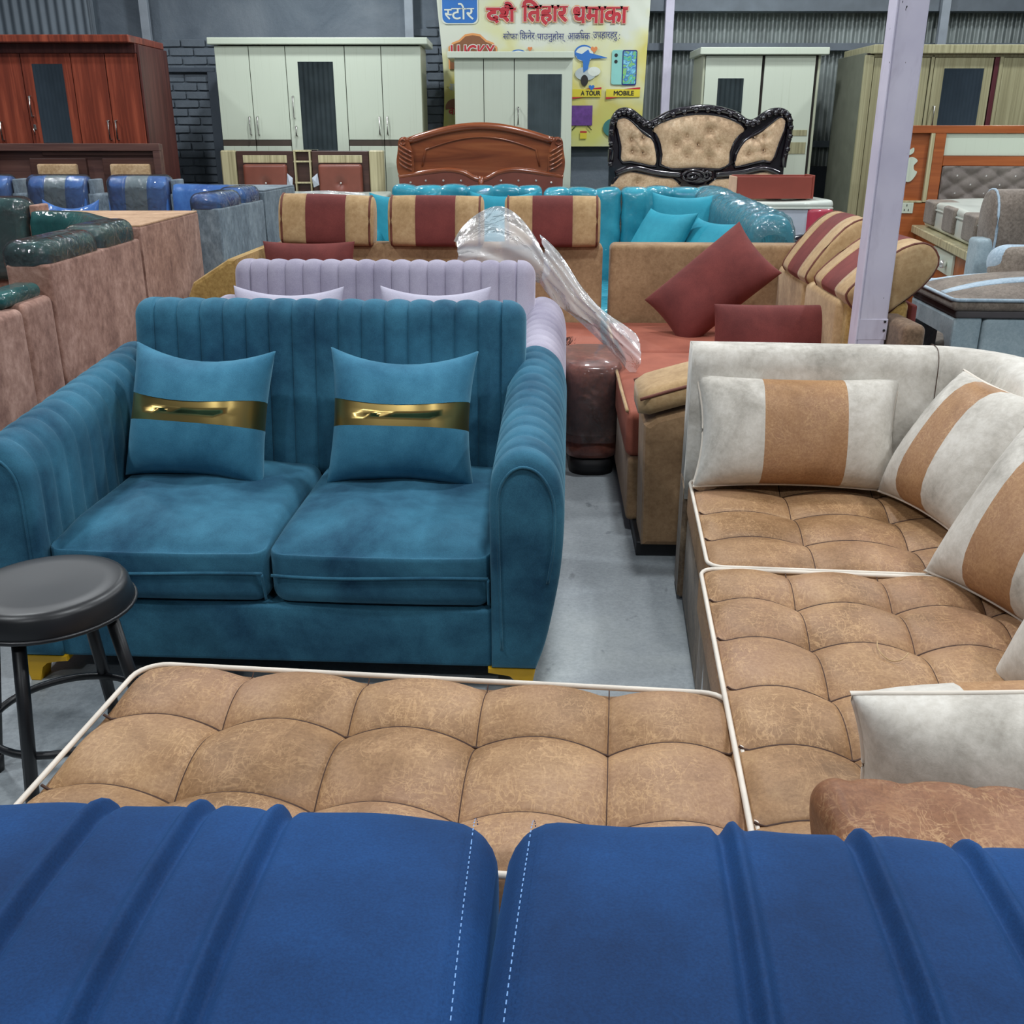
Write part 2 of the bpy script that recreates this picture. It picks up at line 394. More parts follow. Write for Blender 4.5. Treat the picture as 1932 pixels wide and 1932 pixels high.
def pillow_xyz(u, v, w, h, t, pinch):
    x = w / 2 * u * (1 - pinch * (1 - v ** 2) * np.abs(u) ** 3); z = h / 2 * v * (1 - pinch * (1 - u ** 2) * np.abs(v) ** 3)
    th = t / 2 * (np.maximum(0, (1 - np.abs(u) ** 2.4) * (1 - np.abs(v) ** 2.4))) ** .5
    th = th * (1 + .05 * np.sin(3.1 * u + 1.7 * v + w * 40))
    return x, z, th
def pillow(label, loc, rot, w, h, t, bands, axis='u', pinch=.09, pipe=None, name='throw_pillow', group=None, sag=0, names=('panel', 'stripe_band'), back=None):
    """bands: (from, to, material, is_stripe) along the width (u) or the height (v)"""
    root = thing(name, label, 'pillow', loc, 0, group); root.rotation_euler = tuple(R(a) for a in rot)
    nv = 15; vv = np.sin(np.linspace(-PI / 2, PI / 2, nv)); loop = np.concatenate([vv, vv[-2:0:-1]]); sg = np.concatenate([np.ones(nv), -np.ones(nv - 2)])
    parts = [(a, b, mt, st, 1 if back else 0) for a, b, mt, st in bands] + ([(-1, 1, back, 0, -1)] if back else [])
    for a, b, mt, st, half in parts:
        m = max(5, int(14 * (b - a)))
        q = np.linspace(math.asin(max(-1, a)), math.asin(min(1, b)), m); us = np.sin(q)
        rings = []
        for u in us:
            if axis == 'u': x, z, th = pillow_xyz(u, loop, w, h, t, pinch)
            else: x, z, th = pillow_xyz(loop, u, w, h, t, pinch)
            x = np.broadcast_to(x, loop.shape); z = np.broadcast_to(z, loop.shape)
            z = z - sag * (1 - (x / (w / 2)) ** 2) * (z > 0)
            th2 = th * (.97 if st and mt is M['gold'] else 1)
            rg = np.stack([x, -sg * th2, z], -1)
            if half == 1: rg = rg[:nv]
            if half == -1: rg = np.concatenate([rg[nv - 1:], rg[:1]])
            rings.append(rg)
        loft('back_panel' if half == -1 else names[1] if st else names[0], rings, mt, root, caps=False, closed=half == 0)
    if pipe:
        k = np.linspace(-1, 1, 22)
        ed = [(a, -1.) for a in k] + [(1., a) for a in k[1:]] + [(a, 1.) for a in k[::-1][1:]] + [(-1., a) for a in k[::-1][1:-1]]
        pts = []
        for u, v in ed:
            x, z, th = pillow_xyz(np.array(u), np.array(v), w, h, t, pinch); z = z - sag * (1 - (x / (w / 2)) ** 2) * (z > 0)
            pts.append((float(x), 0, float(z)))
        tube('piping', pts, .0045, pipe, root, True)
    return root

# ------------------------------------------------------------------ text
def text_mesh(body, size, cut=None):
    c = bpy.data.curves.new('lettering', 'FONT'); c.body = body; c.size = size; c.resolution_u = 3
    o = bpy.data.objects.new('lettering', c); COL.objects.link(o)
    bpy.context.view_layer.update()
    me = bpy.data.meshes.new_from_object(o.evaluated_get(bpy.context.evaluated_depsgraph_get()))
    bpy.data.objects.remove(o); bpy.data.curves.remove(c)
    me.materials.clear(); return me
def lettering(body, x, z, width, height, y, mat, parent, grow=0, shear=0, name='lettering', keep=None):
    me = text_mesh(body, 1.0)
    co = np.array([v.co for v in me.vertices]); lo, hi = co.min(0), co.max(0)
    sx = width / (hi[0] - lo[0]); sz = height / (hi[1] - lo[1])
    P = np.stack([(co[:, 0] - lo[0]) * sx, np.zeros(len(co)), (co[:, 1] - lo[1]) * sz], -1); P[:, 0] += shear * P[:, 2]
    for v, p in zip(me.vertices, P): v.co = p
    if keep:
        bm = bmesh.new(); bm.from_mesh(me)
        bmesh.ops.bisect_plane(bm, geom=bm.verts[:] + bm.edges[:] + bm.faces[:], plane_co=(width * keep, 0, 0), plane_no=(1, 0, 0), clear_outer=True)
        bm.to_mesh(me); bm.free()
    if grow:
        bm = bmesh.new(); bm.from_mesh(me)
        bmesh.ops.remove_doubles(bm, verts=bm.verts, dist=1e-5)
        for e in [e for e in bm.edges if e.is_boundary]: pass
        nrm = {}
        for e in bm.edges:
            if e.is_boundary:
                f = e.link_faces[0]; m = (e.verts[0].co + e.verts[1].co) / 2; d = (e.verts[1].co - e.verts[0].co); n = Vector((d.z, 0, -d.x))
                if n.length < 1e-9: continue
                n.normalize()
                if n.dot(m - f.calc_center_median()) < 0: n = -n
                for v in e.verts: nrm[v] = nrm.get(v, Vector()) + n
        for v, n in nrm.items():
            if n.length > 1e-6: v.co += n.normalized() * grow
        bm.to_mesh(me); bm.free()
    return link(name, me, mat, parent, (x, y, z), smooth=False)

# ================================================================== SETTING
def corrugated(name, x0, x1, y, z0, z1, period, amp, mat, axis='x', loc=(0, 0, 0)):
    n = int((x1 - x0) / period * 8); xs = np.linspace(x0, x1, n + 1)
    d = amp * np.clip(1.5 * np.sin(2 * PI * xs / period), -1, 1)
    lo = [(a, y + b, z0) if axis == 'x' else (y + b, a, z0) for a, b in zip(xs, d)]
    hi = [(a, y + b, z1) if axis == 'x' else (y + b, a, z1) for a, b in zip(xs, d)]
    return struct(obj(name, lo + hi, [(i, i + 1, n + 2 + i, n + 1 + i) for i in range(n)], mat, None, loc))
struct(box('floor', -8, 8, -5, 11.2, -.1, 0, M['concrete'], bev=0))
wb = struct(box('wall_back', -8, 1.22, 10.52, 10.72, 0, 4.3, M['wall'], bev=0))
corrugated('wall_back_sheet', 1.15, 8, 10.62, 0, 4.3, .0765, .017, M['zinc'])
corrugated('wall_back_panel', -8, -3.95, 10.46, 1.2, 4.3, .085, .008, M['zinc_dark'])
struct(box('trim_1', -3.96, -3.93, 10.43, 10.52, 1.2, 4.3, M['zinc_dark']))
struct(box('trim_2', 1.2, 8, 10.45, 10.6, 0, 1.12, M['plinth'], bev=0))
struct(box('trim_3', 1.2, 8, 10.42, 10.58, 2.5, 2.72, M['beam']))
struct(box('trim_4', 1.2, 8, 10.5, 10.58, 2.17, 2.235, M['beam']))
struct(box('trim_5', 1.2, 8, 10.5, 10.58, 1.3, 1.36, M['beam']))
corrugated('wall_left', -5, 11.2, -7.9, 0, 4.3, .15, .02, M['zinc_dark'], 'y')
corrugated('wall_right', -5, 11.2, 7.9, 0, 4.3, .15, .02, M['zinc_dark'], 'y')
corrugated('wall_front', -8, 8, -4.9, 0, 4.3, .11, .02, M['zinc'])
corrugated('ceiling', -8, 8, 0, -5, 11.2, .15, .02, M['roof'])
o = bpy.data.objects['ceiling']; o.rotation_euler = (R(-90), 0, 0)
for v in o.data.vertices: v.co = (v.co.x, v.co.y, v.co.z)
o.location = (0, 0, 4.32)
# bricks showing through the paint on the back wall
bm_ = bmesh.new(); bmesh.ops.create_cube(bm_, size=1); bmesh.ops.bevel(bm_, geom=bm_.edges[:], offset=.06, segments=1, affect='EDGES')
bmesh.ops.scale(bm_, vec=(.222, .03, .062), verts=bm_.verts)
bme = bpy.data.meshes.new('brick'); bm_.to_mesh(bme); bm_.free(); bme.materials.append(M['brick'])
def bricks(x0, x1, z0, z1):
    k = 0; z = z0
    while z < z1:
        x = x0 + (.115 if k % 2 else 0)
        while x < x1:
            b = bpy.data.objects.new('brick', bme); COL.objects.link(b); b.parent = wb
            b.location = (x - wb.location.x, 10.513 + random.uniform(-.005, .006) - wb.location.y, z - wb.location.z)
            b.rotation_euler = (random.uniform(-.03, .03), random.uniform(-.02, .02), random.uniform(-.03, .03))
            x += .236
        z += .077; k += 1
bricks(-3.52, -2.62, .85, 2.3); bricks(-.82, -.5, 1.25, 2.45)
struct(box('grey_band_1', -3.36, -2.86, 10.455, 10.5, 1.98, 2.02, M['grey_band']))  # darker grey bands, one across and one down, proud of the brick
struct(box('grey_band_2', -2.93, -2.84, 10.455, 10.5, .6, 1.98, M['grey_band']))
for x, lean, lab in ((-3.44, 0, 'grey steel post above the red wardrobe on the back wall'), (-.965, 0, 'grey steel post behind the top of the five door cream wardrobe'),
               (1.475, 0, 'pale steel post at the right edge of the printed banner'), (4.05, 0, 'grey steel post behind the beige striped wardrobe')):
    t = thing('steel_post', lab, 'post', (x, 10.39, 0))
    box('shaft', -.04, .04, -.03, .03, 0, 4.28, M['post_grey'] if x != 1.475 else M['lilac'], t)
    box('foot_plate', -.08, .08, -.06, .06, 0, .012, M['post_grey'], t)

# ================================================================== LILAC POST IN THE HALL
t = thing('steel_column', 'lilac painted steel column with chipped paint standing behind the white backed sofa', 'column', (1.4525, 4.06, 0))
box('shaft', -.0575, .0575, -.04, .04, 0, 4.3, M['lilac'], t, .006)
box('flange', -.0655, -.0576, -.046, .04, 0, 4.3, M['lilac'], t, .002)
box('joint_collar', -.0595, .0595, -.042, .042, .66, .745, M['lilac'], t, .002)
for z in (.70, .735): tube('bolt', [(.046, -.047, z), (.046, -.041, z)], .005, M['metal_black'], t)

# ================================================================== TEAL TWO-SEATER AND ITS LAVENDER TWIN
def loveseat(name, label, loc, rz, mt, feet):
    T = thing(name, label, 'sofa', loc, rz)
    wv = lambda P, N: P
    rbox('base', (1.21, .86, .175), .012, mt, T, (0, .445, .163), n=(10, 6, 2))
    rbox('back_frame', (1.22, .12, .72), .03, mt, T, (0, .93, .44), n=(6, 1, 4))
    for s in (-1, 1):
        def fn(P, N):
            Q = P.copy(); u = P[:, 0] / .3; v = P[:, 1] / .35; top = sstep(.3, .9, N[:, 2])
            Q[:, 2] += top * (-.05 * np.clip((-.16 - P[:, 1]) / .19, 0, 1) ** 2.4 + .03 * (1 - u ** 2) * (1 - np.clip(v, -1, 1) ** 4) + .004 * np.sin(9 * u + 5 * v) * (1 - u ** 2))
            fr = sstep(.3, .9, -N[:, 1]); Q[:, 1] -= fr * .012 * (1 - u ** 2)
            return Q
        rbox('seat_cushion', (.598, .70, .185), .045, mt, T, (s * .3025, .36, .3425), n=(14, 22, 2), fn=fn, seg=4)
        xs = np.linspace(-.29, .29, 20)
        tube('piping', [(s * .3025 + x, .006 - .011 * (1 - (x / .3) ** 2), .345 + .004 * math.sin(x * 9)) for x in xs], .0045, mt, T)
        tube('side_piping', [(s * .3025 + .29 * (1), .004 + .002 * k, .345 - .009 * k) for k in range(10)], .004, mt, T)
    p = 1.27 / 17
    def bf(P, N):
        k = scallop(P[:, 0], p, -.635, .016, .42); edge = np.abs(P[:, 0]) > .635 - p * 1.0
        k = np.where(edge, 0, k); return P + N * k[:, None]
    rbox('backrest', (1.27, .17, .585), .06, mt, T, (.02, .80, .655), (R(-10), 0, 0), n=(2, 1, 10), fn=bf, seg=4, axes={0: cells([-.635 + p * i for i in range(18)], 10)})
    for s in (-1, 1):
        ys = []; y = -.02
        L = .97; nr = 13; pr_ = L / nr
        svals = np.linspace(0, L, nr * 8 + 1)
        rings = []
        for q in svals:
            yy = -.02 + q; zt = .70 + .085 * (q / L)
            sc = 1.0
            if q < .035: sc = .80 + .20 * math.sqrt(max(0, 1 - (1 - q / .035) ** 2))
            if q > L - .03: sc = .9 + .1 * math.sqrt(max(0, 1 - (1 - (L - q) / .03) ** 2))
            prof = [(0, .08), (0, .25), (-.002, .42), (-.002, zt - .11), (.012, zt - .05), (.045, zt - .012), (.085, zt), (.13, zt - .015), (.168, zt - .055), (.187, zt - .12), (.19, zt - .20), (.183, .38), (.165, .26), (.145, .16), (.12, .08)]
            pr = spline(prof, 4, False); c = np.array([.085, .42])
            pr = c + (pr - c) * sc
            grv = scallop(q, pr_, 0, .010, .5) if .06 < q < L - .02 else 0
            d = pr - c; d /= np.maximum(np.linalg.norm(d, axis=1, keepdims=True), 1e-6)
            wgt = sstep(.2, .5, pr[:, 1])
            pr = pr + d * (grv * wgt)[:, None]
            rings.append(np.stack([s * (.60 + pr[:, 0]), np.full(len(pr), yy), pr[:, 1]], -1))
        loft('armrest', rings, mt, T)
        prof = spline([(.03, .15), (.022, .45), (.022, .585), (.045, .645), (.085, .667), (.13, .645), (.162, .575), (.163, .45), (.15, .35)], 5)
        tube('arm_piping', [(s * (.60 + a), -.021, b) for a, b in prof], .004, mt, T)
        for yy in (.035, .84):
            f = prism('foot', [(-.05, 0), (-.022, 0), (-.012, .045), (.005, .06), (.065, .064), (.065, .08), (-.065, .08)], -.03, .03, feet, T, 'xz', .003, loc=(s * .655, yy, 0), rot=(0, 0, 0 if s < 0 else PI))
    return T
loveseat('loveseat', 'teal velvet two-seater sofa with channel tufted back, rolled arms and yellow feet', (-.655, 2.42, 0), -3.2, M['teal'], M['yellow'])
loveseat('loveseat', 'lavender velvet two-seater sofa with channel tufted back behind the teal sofa', (-.60, 3.47, 0), -3.0, M['lav'], M['yellow'])
G = 'gold banded pillows on the teal sofa'
for x, y, yaw, lab, ro in ((-.965, 2.99, -9, 'teal cushion with gold band leaning at the left of the teal sofa', 2), (-.335, 2.945, -3, 'teal cushion with gold band leaning at the right, by the exposed arm', 1)):
    pillow(lab, (x, y, .635), (-21, ro, yaw), .455, .42, .26, [(-1, -.18, M['teal_light'], 0), (-.18, .26, M['gold'], 1), (.26, 1, M['teal_light'], 0)], 'v', .10, group=G, sag=.03)
G = 'lavender pillows on the lavender sofa'
for x, lab in ((-.90, 'lavender cushion at the left end of the lavender sofa'), (-.31, 'pale lavender cushion at the right end of the lavender sofa')):
    pillow(lab, (x, 4.0, .67), (-18, 0, -3), .45, .42, .14, [(-1, 1, M['lav2'], 0)], 'u', .09, group=G, sag=.02)

# ================================================================== BLACK STOOL
t = thing('stool', 'round black stool with padded leatherette seat and metal legs', 'stool', (-1.042, 2.025, 0))
lathe('seat', [(.0, .503), (.06, .504), (.12, .507), (.155, .508), (.168, .504), (.175, .494), (.178, .475), (.183, .458), (.181, .45), (.17, .446), (0, .446)], M['seat_black'], t, 48)
th = np.linspace(0, 2 * PI, 40, endpoint=False)
tube('seat_rim', [(.184 * math.cos(a), .184 * math.sin(a), .452) for a in th], .005, M['metal_black'], t, True)
tube('foot_ring', [(.172 * math.cos(a), .172 * math.sin(a), .17) for a in th], .009, M['metal_black'], t, True)
for a in (-4, 86, 176, 266):
    ca, sa = math.cos(R(a)), math.sin(R(a))
    lg = tube('leg', [(.135 * ca, .135 * sa, .455), (.205 * ca, .205 * sa, .03)], .015, M['metal_black'], t, n=10)
    tube('rubber_tip', [(.203 * ca, .203 * sa, .05), (.21 * ca, .21 * sa, 0)], .018, M['metal_black'], lg, n=10)

# ================================================================== TAN TUFTED SOFA WITH WHITE BACK
def tuft_h(x, y, xs, ys, A):
    def lob(q, cuts):
        out = np.zeros_like(q)
        for a, b in zip(cuts[:-1], cuts[1:]):
            m = (q >= a) & (q <= b); out[m] = np.sin(PI * (q[m] - a) / (b - a))
        return np.clip(out, 0, 1)
    a, b = lob(x, xs), lob(y, ys)
    return A * (.66 * (a + b - a * b) ** .8 + .34 * (a * b) ** .45)
def tufted_seat(T, name, x0, x1, y0, y1, ztop, th, xs, ys, A, off, m, r=.03, mat=None):
    cx, cy = (x0 + x1) / 2, (y0 + y1) / 2
    def H(x, y):
        e = np.minimum(np.minimum(x - x0, x1 - x), np.minimum(y - y0, y1 - y))
        return (tuft_h(x, y, xs, ys, A) - off) * sstep(0, .035, e) + .004 * sstep(.0, .1, e) * np.sin(7 * x + 3) * np.cos(6 * y)
    def fn(P, N):
        Q = P.copy(); top = sstep(.2, .8, N[:, 2])
        Q[:, 2] += top * H(P[:, 0] + cx, P[:, 1] + cy); return Q
    o = rbox(name, (x1 - x0, y1 - y0, th), r, mat or M['tan'], T, (cx, cy, ztop - th / 2), fn=fn, seg=4,
             axes={0: [v - cx for v in cells(xs, m)], 1: [v - cy for v in cells(ys, m)]})
    lo = tuple(-v for v in o.location)
    pp = [(a, b, ztop - .004) for a, b in rrect(x0 + .004, x1 - .004, y0 + .004, y1 - .004, r * 1.3)]
    tube('piping', pp, .0055, M['piping'], o, True, loc=lo)
    for xc in xs[1:-1]:  # dark brown lines laid along the tuft creases
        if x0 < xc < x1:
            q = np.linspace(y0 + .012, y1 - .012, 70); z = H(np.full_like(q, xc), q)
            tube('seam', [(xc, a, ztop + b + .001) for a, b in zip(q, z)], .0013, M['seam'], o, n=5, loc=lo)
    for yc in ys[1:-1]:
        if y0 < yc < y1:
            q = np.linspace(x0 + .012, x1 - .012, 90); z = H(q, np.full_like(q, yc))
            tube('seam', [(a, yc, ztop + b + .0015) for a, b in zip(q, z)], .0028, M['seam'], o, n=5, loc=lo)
    return o
T = thing('corner_sofa', 'corner sofa with tufted tan leatherette seats, cream piping and mottled white back', 'sofa', (.554, 2.955, 0), -5.5)
xs = [0, .2, .4, .6, .8, 1.0]
tufted_seat(T, 'seat_cushion', 0, .83, -.655, .03, .425, .13, [0, .275, .55, .83], [-.655, -.46, -.26, -.06, .14], .040, .026, 14)
tufted_seat(T, 'seat_cushion', -.022, .83, -2.05, -.672, .43, .13, [-.022, .19, .41, .62, .84], [-2.06, -1.86, -1.66, -1.45, -1.245, -1.04, -.85, -.672], .048, .031, 14)
rbox('base', (.84, .68, .29), .012, M['tan_dark'], T, (.425, -.315, .15), n=(2, 2, 2))
rbox('base', (.85, 1.37, .29), .012, M['tan_dark'], T, (.415, -1.36, .15), n=(2, 2, 2))
# backrest swept along a path with a rounded corner
path = [(-.01, .1), (.35, .1), (.70, .1)] + [(.70 + .2 * math.sin(a), -.1 + .2 * math.cos(a)) for a in np.linspace(.15, PI / 2 - .1, 7)] + [(.90, -.1), (.90, -.9), (.90, -1.62)]
dens = [(-.004, .1)];
for a, b in zip(path[:-1], path[1:]):
    for k in range(4): dens.append((a[0] + (b[0] - a[0]) * k / 4, a[1] + (b[1] - a[1]) * k / 4))
dens.append(path[-1]); D = np.array(dens); tg = np.gradient(D, axis=0); tg /= np.linalg.norm(tg, axis=1, keepdims=True); nm = np.stack([-tg[:, 1], tg[:, 0]], -1)
sec = [(-.085, .36), (-.085, .5), (-.082, .62), (-.075, .78), (-.06, .825), (-.03, .842), (.02, .843), (.06, .835), (.08, .80), (.085, .62), (.085, .36)]
rings = []
for i, (c, n_) in enumerate(zip(D, nm)):
    e = min(i, len(D) - 1 - i); s_ = {0: .93, 1: 1}.get(e, 1)
    rings.append([(c[0] + n_[0] * a * s_, c[1] + n_[1] * a * s_, b if b < .7 else b - (.006 if e == 0 else 0)) for a, b in sec])
box('back_base', -.012, .97, .02, .184, .01, .40, M['tan_dark'], T, .01)
bk = loft('backrest', rings, M['white'], T)
i0 = 11
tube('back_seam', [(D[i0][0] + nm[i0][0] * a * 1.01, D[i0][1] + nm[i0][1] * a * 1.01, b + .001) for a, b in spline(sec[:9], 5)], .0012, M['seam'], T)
# tufted tan armrest at the near end
def afn(P, N):
    u = P[:, 0]; v = P[:, 2] + P[:, 1]
    d = np.abs(np.sin(PI * (u + v) / .17)) * np.abs(np.sin(PI * (u - v) / .17)); return P + N * (.013 * (d ** .4 - 1))[:, None]
rbox('armrest', (.86, .2, .61), .045, M['tan_red'], T, (.465, -1.86, .31), n=(70, 8, 30), fn=afn, seg=6)
obj('plastic_tag', [(-.028, -.98, .33), (-.03, -1.05, .2), (-.03, -1.0, .08), (-.029, -.96, .1), (-.032, -1.08, .06)], [(0, 3, 1), (1, 3, 2), (1, 2, 4)], M['wrap_white'], T, smooth=False)
W, TN = M['white'], M['tan_pillow']
G = 'white and tan pillows on the corner sofa'
B3 = lambda a, b: [(-1, a, W, 0), (a, b, TN, 1), (b, 1, W, 0)]
pillow('upright white and tan cushion against the back, facing straight forward', (.858, 2.90, .60), (-22, 0, -5), .61, .345, .23, B3(-.36, .42), 'u', .09, M['piping'], group=G, back=W)
pillow('white and tan cushion tilted into the sofa corner, pointed corner up', (1.245, 2.60, .625), (-32, 0, -79), .46, .42, .23, B3(-.42, .12), 'u', .09, M['piping'], group=G, back=W)
pillow('white and tan cushion at the right edge of the picture, second from the corner', (1.20, 2.05, .61), (-32, 0, -74), .50, .42, .23, B3(-.38, .25), 'u', .09, M['piping'], group=G, back=W)
pillow('small visible tip of a white and tan cushion just beyond the tan armrest', (1.13, 1.60, .585), (-30, 0, -70), .42, .40, .23, B3(-.3, .5), 'u', .09, M['piping'], group=G, back=W)
pillow('white and tan cushion lying back over the tan armrest, grey underside showing', (.89, 1.32, .53), (6, 5, 175), .70, .25, .30, B3(-.5, .5), 'u', .06, M['piping'], group=G, back=W)
t = tube('loose_thread', [tuple(p) for p in spline([(.763, 1.85, .455), (.755, 1.82, .452), (.765, 1.785, .447), (.785, 1.775, .452), (.805, 1.79, .46)], 6)], .0012, M['camel_light'], n=5)
tag(t, 'loose pale thread lying on the tufted tan seat', 'thread')

# ================================================================== TAN DAYBED
T = thing('ottoman', 'long tufted tan leatherette ottoman with cream piping in front of the teal sofa', 'ottoman', (-.19, 1.545, 0), -5.8)
o = tufted_seat(T, 'cushion', -.605, .605, -.335, .225, .42, .14, [-.605, -.363, -.121, .121, .363, .605], [-.335, -.19, .03, .225], .056, .036, 16, .045)
rbox('base', (1.19, .54, .27), .02, M['tan_dark'], T, (0, -.055, .145), n=(3, 2, 2))

# ================================================================== ROYAL BLUE SOFA IN FRONT
T = thing('blue_sofa', 'royal blue velvet sofa back with piped channels, nearest the camera', 'sofa', (-.01, .72, 0), -2)
def bluecush(x0, x1, tucks, yaw, dy, side):
    cx = (x0 + x1) / 2; hw = (x1 - x0) / 2
    xs = set(np.linspace(x0, x1, 40).tolist() + [x0 + .045 * (1 - math.cos(a)) for a in np.linspace(0, PI / 2, 7)] + [x1 - .045 * (1 - math.cos(a)) for a in np.linspace(0, PI / 2, 7)])
    for q in tucks: xs |= set((q + np.linspace(-.03, .03, 31)).tolist())
    xs = sorted(xs)
    # closed profile (y, z): near face, wide flat top, rolled far edge
    pf = [(-.40, z) for z in np.linspace(-.26, .17, 8)] + [(-.32 - .08 * math.cos(a), .19 + .08 * math.sin(a)) for a in np.linspace(0.1, PI / 2, 7)] + [(y, .27 + .012 * math.sin(PI * (y + .32) / .30)) for y in np.linspace(-.28, -.04, 7)] + [(-.02 + .08 * math.sin(a), .19 + .08 * math.cos(a)) for a in np.linspace(0, PI / 2, 9)] + [(.06, z) for z in np.linspace(.14, -.26, 7)]
    pf = np.array(pf); c0 = np.array([0, 0.02])
    nn = np.gradient(pf, axis=0); nn = np.stack([-nn[:, 1], nn[:, 0]], -1); nn /= np.linalg.norm(nn, axis=1, keepdims=True)
    rings = []
    for x in xs:
        e = min(x - x0, x1 - x); inset = .045 * (1 - math.sqrt(max(0, 1 - (1 - min(e, .045) / .045) ** 2))) if e < .045 else 0
        d = 0
        for q in tucks:
            t = (x - q) * side
            d += .006 * math.exp(-(t / .0055) ** 2) - .008 * math.exp(-((t - .013) / .006) ** 2) - .002 * math.exp(-((t + .012) / .006) ** 2)
        u = (x - cx) / hw
        off = -inset + d + .010 * (1 - u * u) + .0015 * math.sin(x * 41)
        r2 = pf + nn * off
        rings.append(np.stack([np.full(len(pf), x - cx), r2[:, 0], r2[:, 1]], -1))
    c = loft('back_cushion', rings, M['blue'], T, True, True, (cx, dy + .027, .585), (0, 0, R(yaw)))
    e = x1 - .022 if side > 0 else x0 + .022
    st = []
    prof = [(y, .272 + .012 * math.sin(PI * (y + .32) / .30)) for y in np.linspace(-.34, -.03, 44)] + [(-.02 + .08 * math.sin(a), .192 + .08 * math.cos(a)) for a in np.linspace(.05, 1.1, 12)]
    V = []; F = []
    for k in range(0, len(prof) - 1):
        a, b = prof[k], prof[k + 1]
        m = (a[0] + (b[0] - a[0]) * .55, a[1] + (b[1] - a[1]) * .55)
        i = len(V); ex = e - cx
        up = .0035
        V += [(ex - .0005, a[0], a[1] + up), (ex + .0005, a[0], a[1] + up), (ex + .0005, m[0], m[1] + up), (ex - .0005, m[0], m[1] + up)]
        F.append((i, i + 1, i + 2, i + 3))
    s = obj('stitching', V, F, M['stitch'], c, smooth=False); s['kind'] = 'stuff'
M['stitch'] = plain('pale_blue_thread', '6f9ad0', .7)
bluecush(-.66, -.004, [-.385, -.29, -.215], 0, 0, 1)
bluecush(.004, .66, [.21, .325, .42], -4.0, -.022, -1)
rbox('seat_frame', (1.4, .58, .26), .03, M['blue'], T, (0, -.2, .165), n=(4, 3, 2))
for sx in (-.6, .6):
    for sy in (-.44, .14): box('foot', sx - .03, sx + .03, sy - .03, sy + .03, 0, .035, M['yellow'], T)

# ================================================================== RUST AND CAMEL L-SHAPED SOFA
def headrest(T, loc, rot, w, hgt, th, m_side, m_mid, cuts=(.29, .71), cord=None, side='side_panel'):
    """rolled headrest: middle band is the part, side panels and cords are its sub-parts"""
    pf = [(-th * .5, -hgt * .42), (-th * .55, -hgt * .1), (-th * .5, hgt * .25), (-th * .3, hgt * .45), (0, hgt * .5), (th * .3, hgt * .44), (th * .48, hgt * .2), (th * .5, -hgt * .2), (th * .42, -hgt * .45), (0, -hgt * .5), (-th * .35, -hgt * .5)]
    P = spline(pf, 4, True)
    def seg(a, b, e0, e1):
        xs = np.linspace(a, b, 6).tolist()
        if e0: xs = [a, a + .006, a + .014, a + .025] + xs[1:]
        if e1: xs = xs[:-1] + [b - .025, b - .014, b - .006, b]
        out = []
        for x in xs:
            d = min(x - a if e0 else 9, b - x if e1 else 9); s = 1 if d > .025 else .84 + .16 * math.sqrt(max(0, 1 - (1 - d / .025) ** 2))
            u = x / (w / 2); k = s * (1.0 + .03 * (1 - u * u))
            out.append([(x, p[0] * k, p[1] * k) for p in P])
        return out
    a, b = -w / 2 + w * cuts[0], -w / 2 + w * cuts[1]
    mid = loft('headrest', seg(a, b, 0, 0), m_mid, T, False, True, loc, rot)
    loft(side, seg(-w / 2, a, 1, 0), m_side, mid, True); loft(side, seg(b, w / 2, 0, 1), m_side, mid, True)
    if cord:
        for x in (-w / 2 + .018, w / 2 - .018): tube('piping', [(x, p[0] * 1.0, p[1] * 1.0) for p in P[::2]], .006, cord, mid, True)
    return mid
T = thing('sectional_sofa', 'large L-shaped sofa with rust seats, camel backs and rust striped headrests', 'sofa', (.5, 5.5, 0), -2.2)
def soft(name, x0, x1, y0, y1, z0, z1, mat, r=.03, bulge=0, par=None, seg=3):
    def fn(P, N):
        Q = P.copy()
        if bulge:
            u = P[:, 0] / ((x1 - x0) / 2); v = P[:, 1] / ((y1 - y0) / 2)
            Q[:, 2] += sstep(.3, .9, N[:, 2]) * bulge * (1 - u ** 2) * (1 - v ** 2)
        return Q
    k = 8 if bulge else 1
    return rbox(name, (x1 - x0, y1 - y0, z1 - z0), r, mat, par or T, ((x0 + x1) / 2, (y0 + y1) / 2, (z0 + z1) / 2), n=(k, k, 1), fn=fn, seg=seg)
soft('backrest', -1.80, -.012, -.02, .14, .08, .885, M['camel'])
soft('backrest', .028, 1.15, -.02, .14, .08, .885, M['camel'])
for x, dz, ry in ((-1.49, .005, 1.5), (-.905, 0, .3), (-.285, 0, -.2)):
    headrest(T, (x, .02, 1.0 + dz), (R(-6), R(ry), 0), .505, .255, .15, M['camel_light'], M['rust'], cord=M['camel_cord'])
for a in (-1.74, -1.16, -.585): soft('seat_cushion', a, a + .565, -.70, -.03, .30, .475, M['rust_seat'], .04, .015)
soft('seat_cushion', .02, .93, -.80, -.03, .30, .475, M['rust_seat'], .03, .012)
soft('seat_cushion', .0, .79, -1.915, -.812, .30, .475, M['rust_seat'], .03, .012)
tube('piping', [(.002, y, .475 + .002 * math.sin(y * 9)) for y in np.linspace(-1.90, -.83, 24)], .007, M['camel_light'], T)
tube('piping', [(.022, y, .478) for y in np.linspace(-.79, -.05, 14)], .007, M['camel_light'], T)
soft('base', -1.74, -.01, -.69, -.02, .05, .30, M['camel'], .02); soft('base', .01, 1.2, -.80, -.02, .05, .30, M['camel'], .02); soft('base', .01, .79, -1.93, -.802, .05, .30, M['camel'], .02)
box('plinth', -1.72, -.03, -.66, .1, 0, .055, M['black_base'], T); box('plinth', .035, 1.15, -.78, .1, 0, .055, M['black_base'], T); box('plinth', .035, .76, -2.15, -.79, 0, .055, M['black_base'], T)
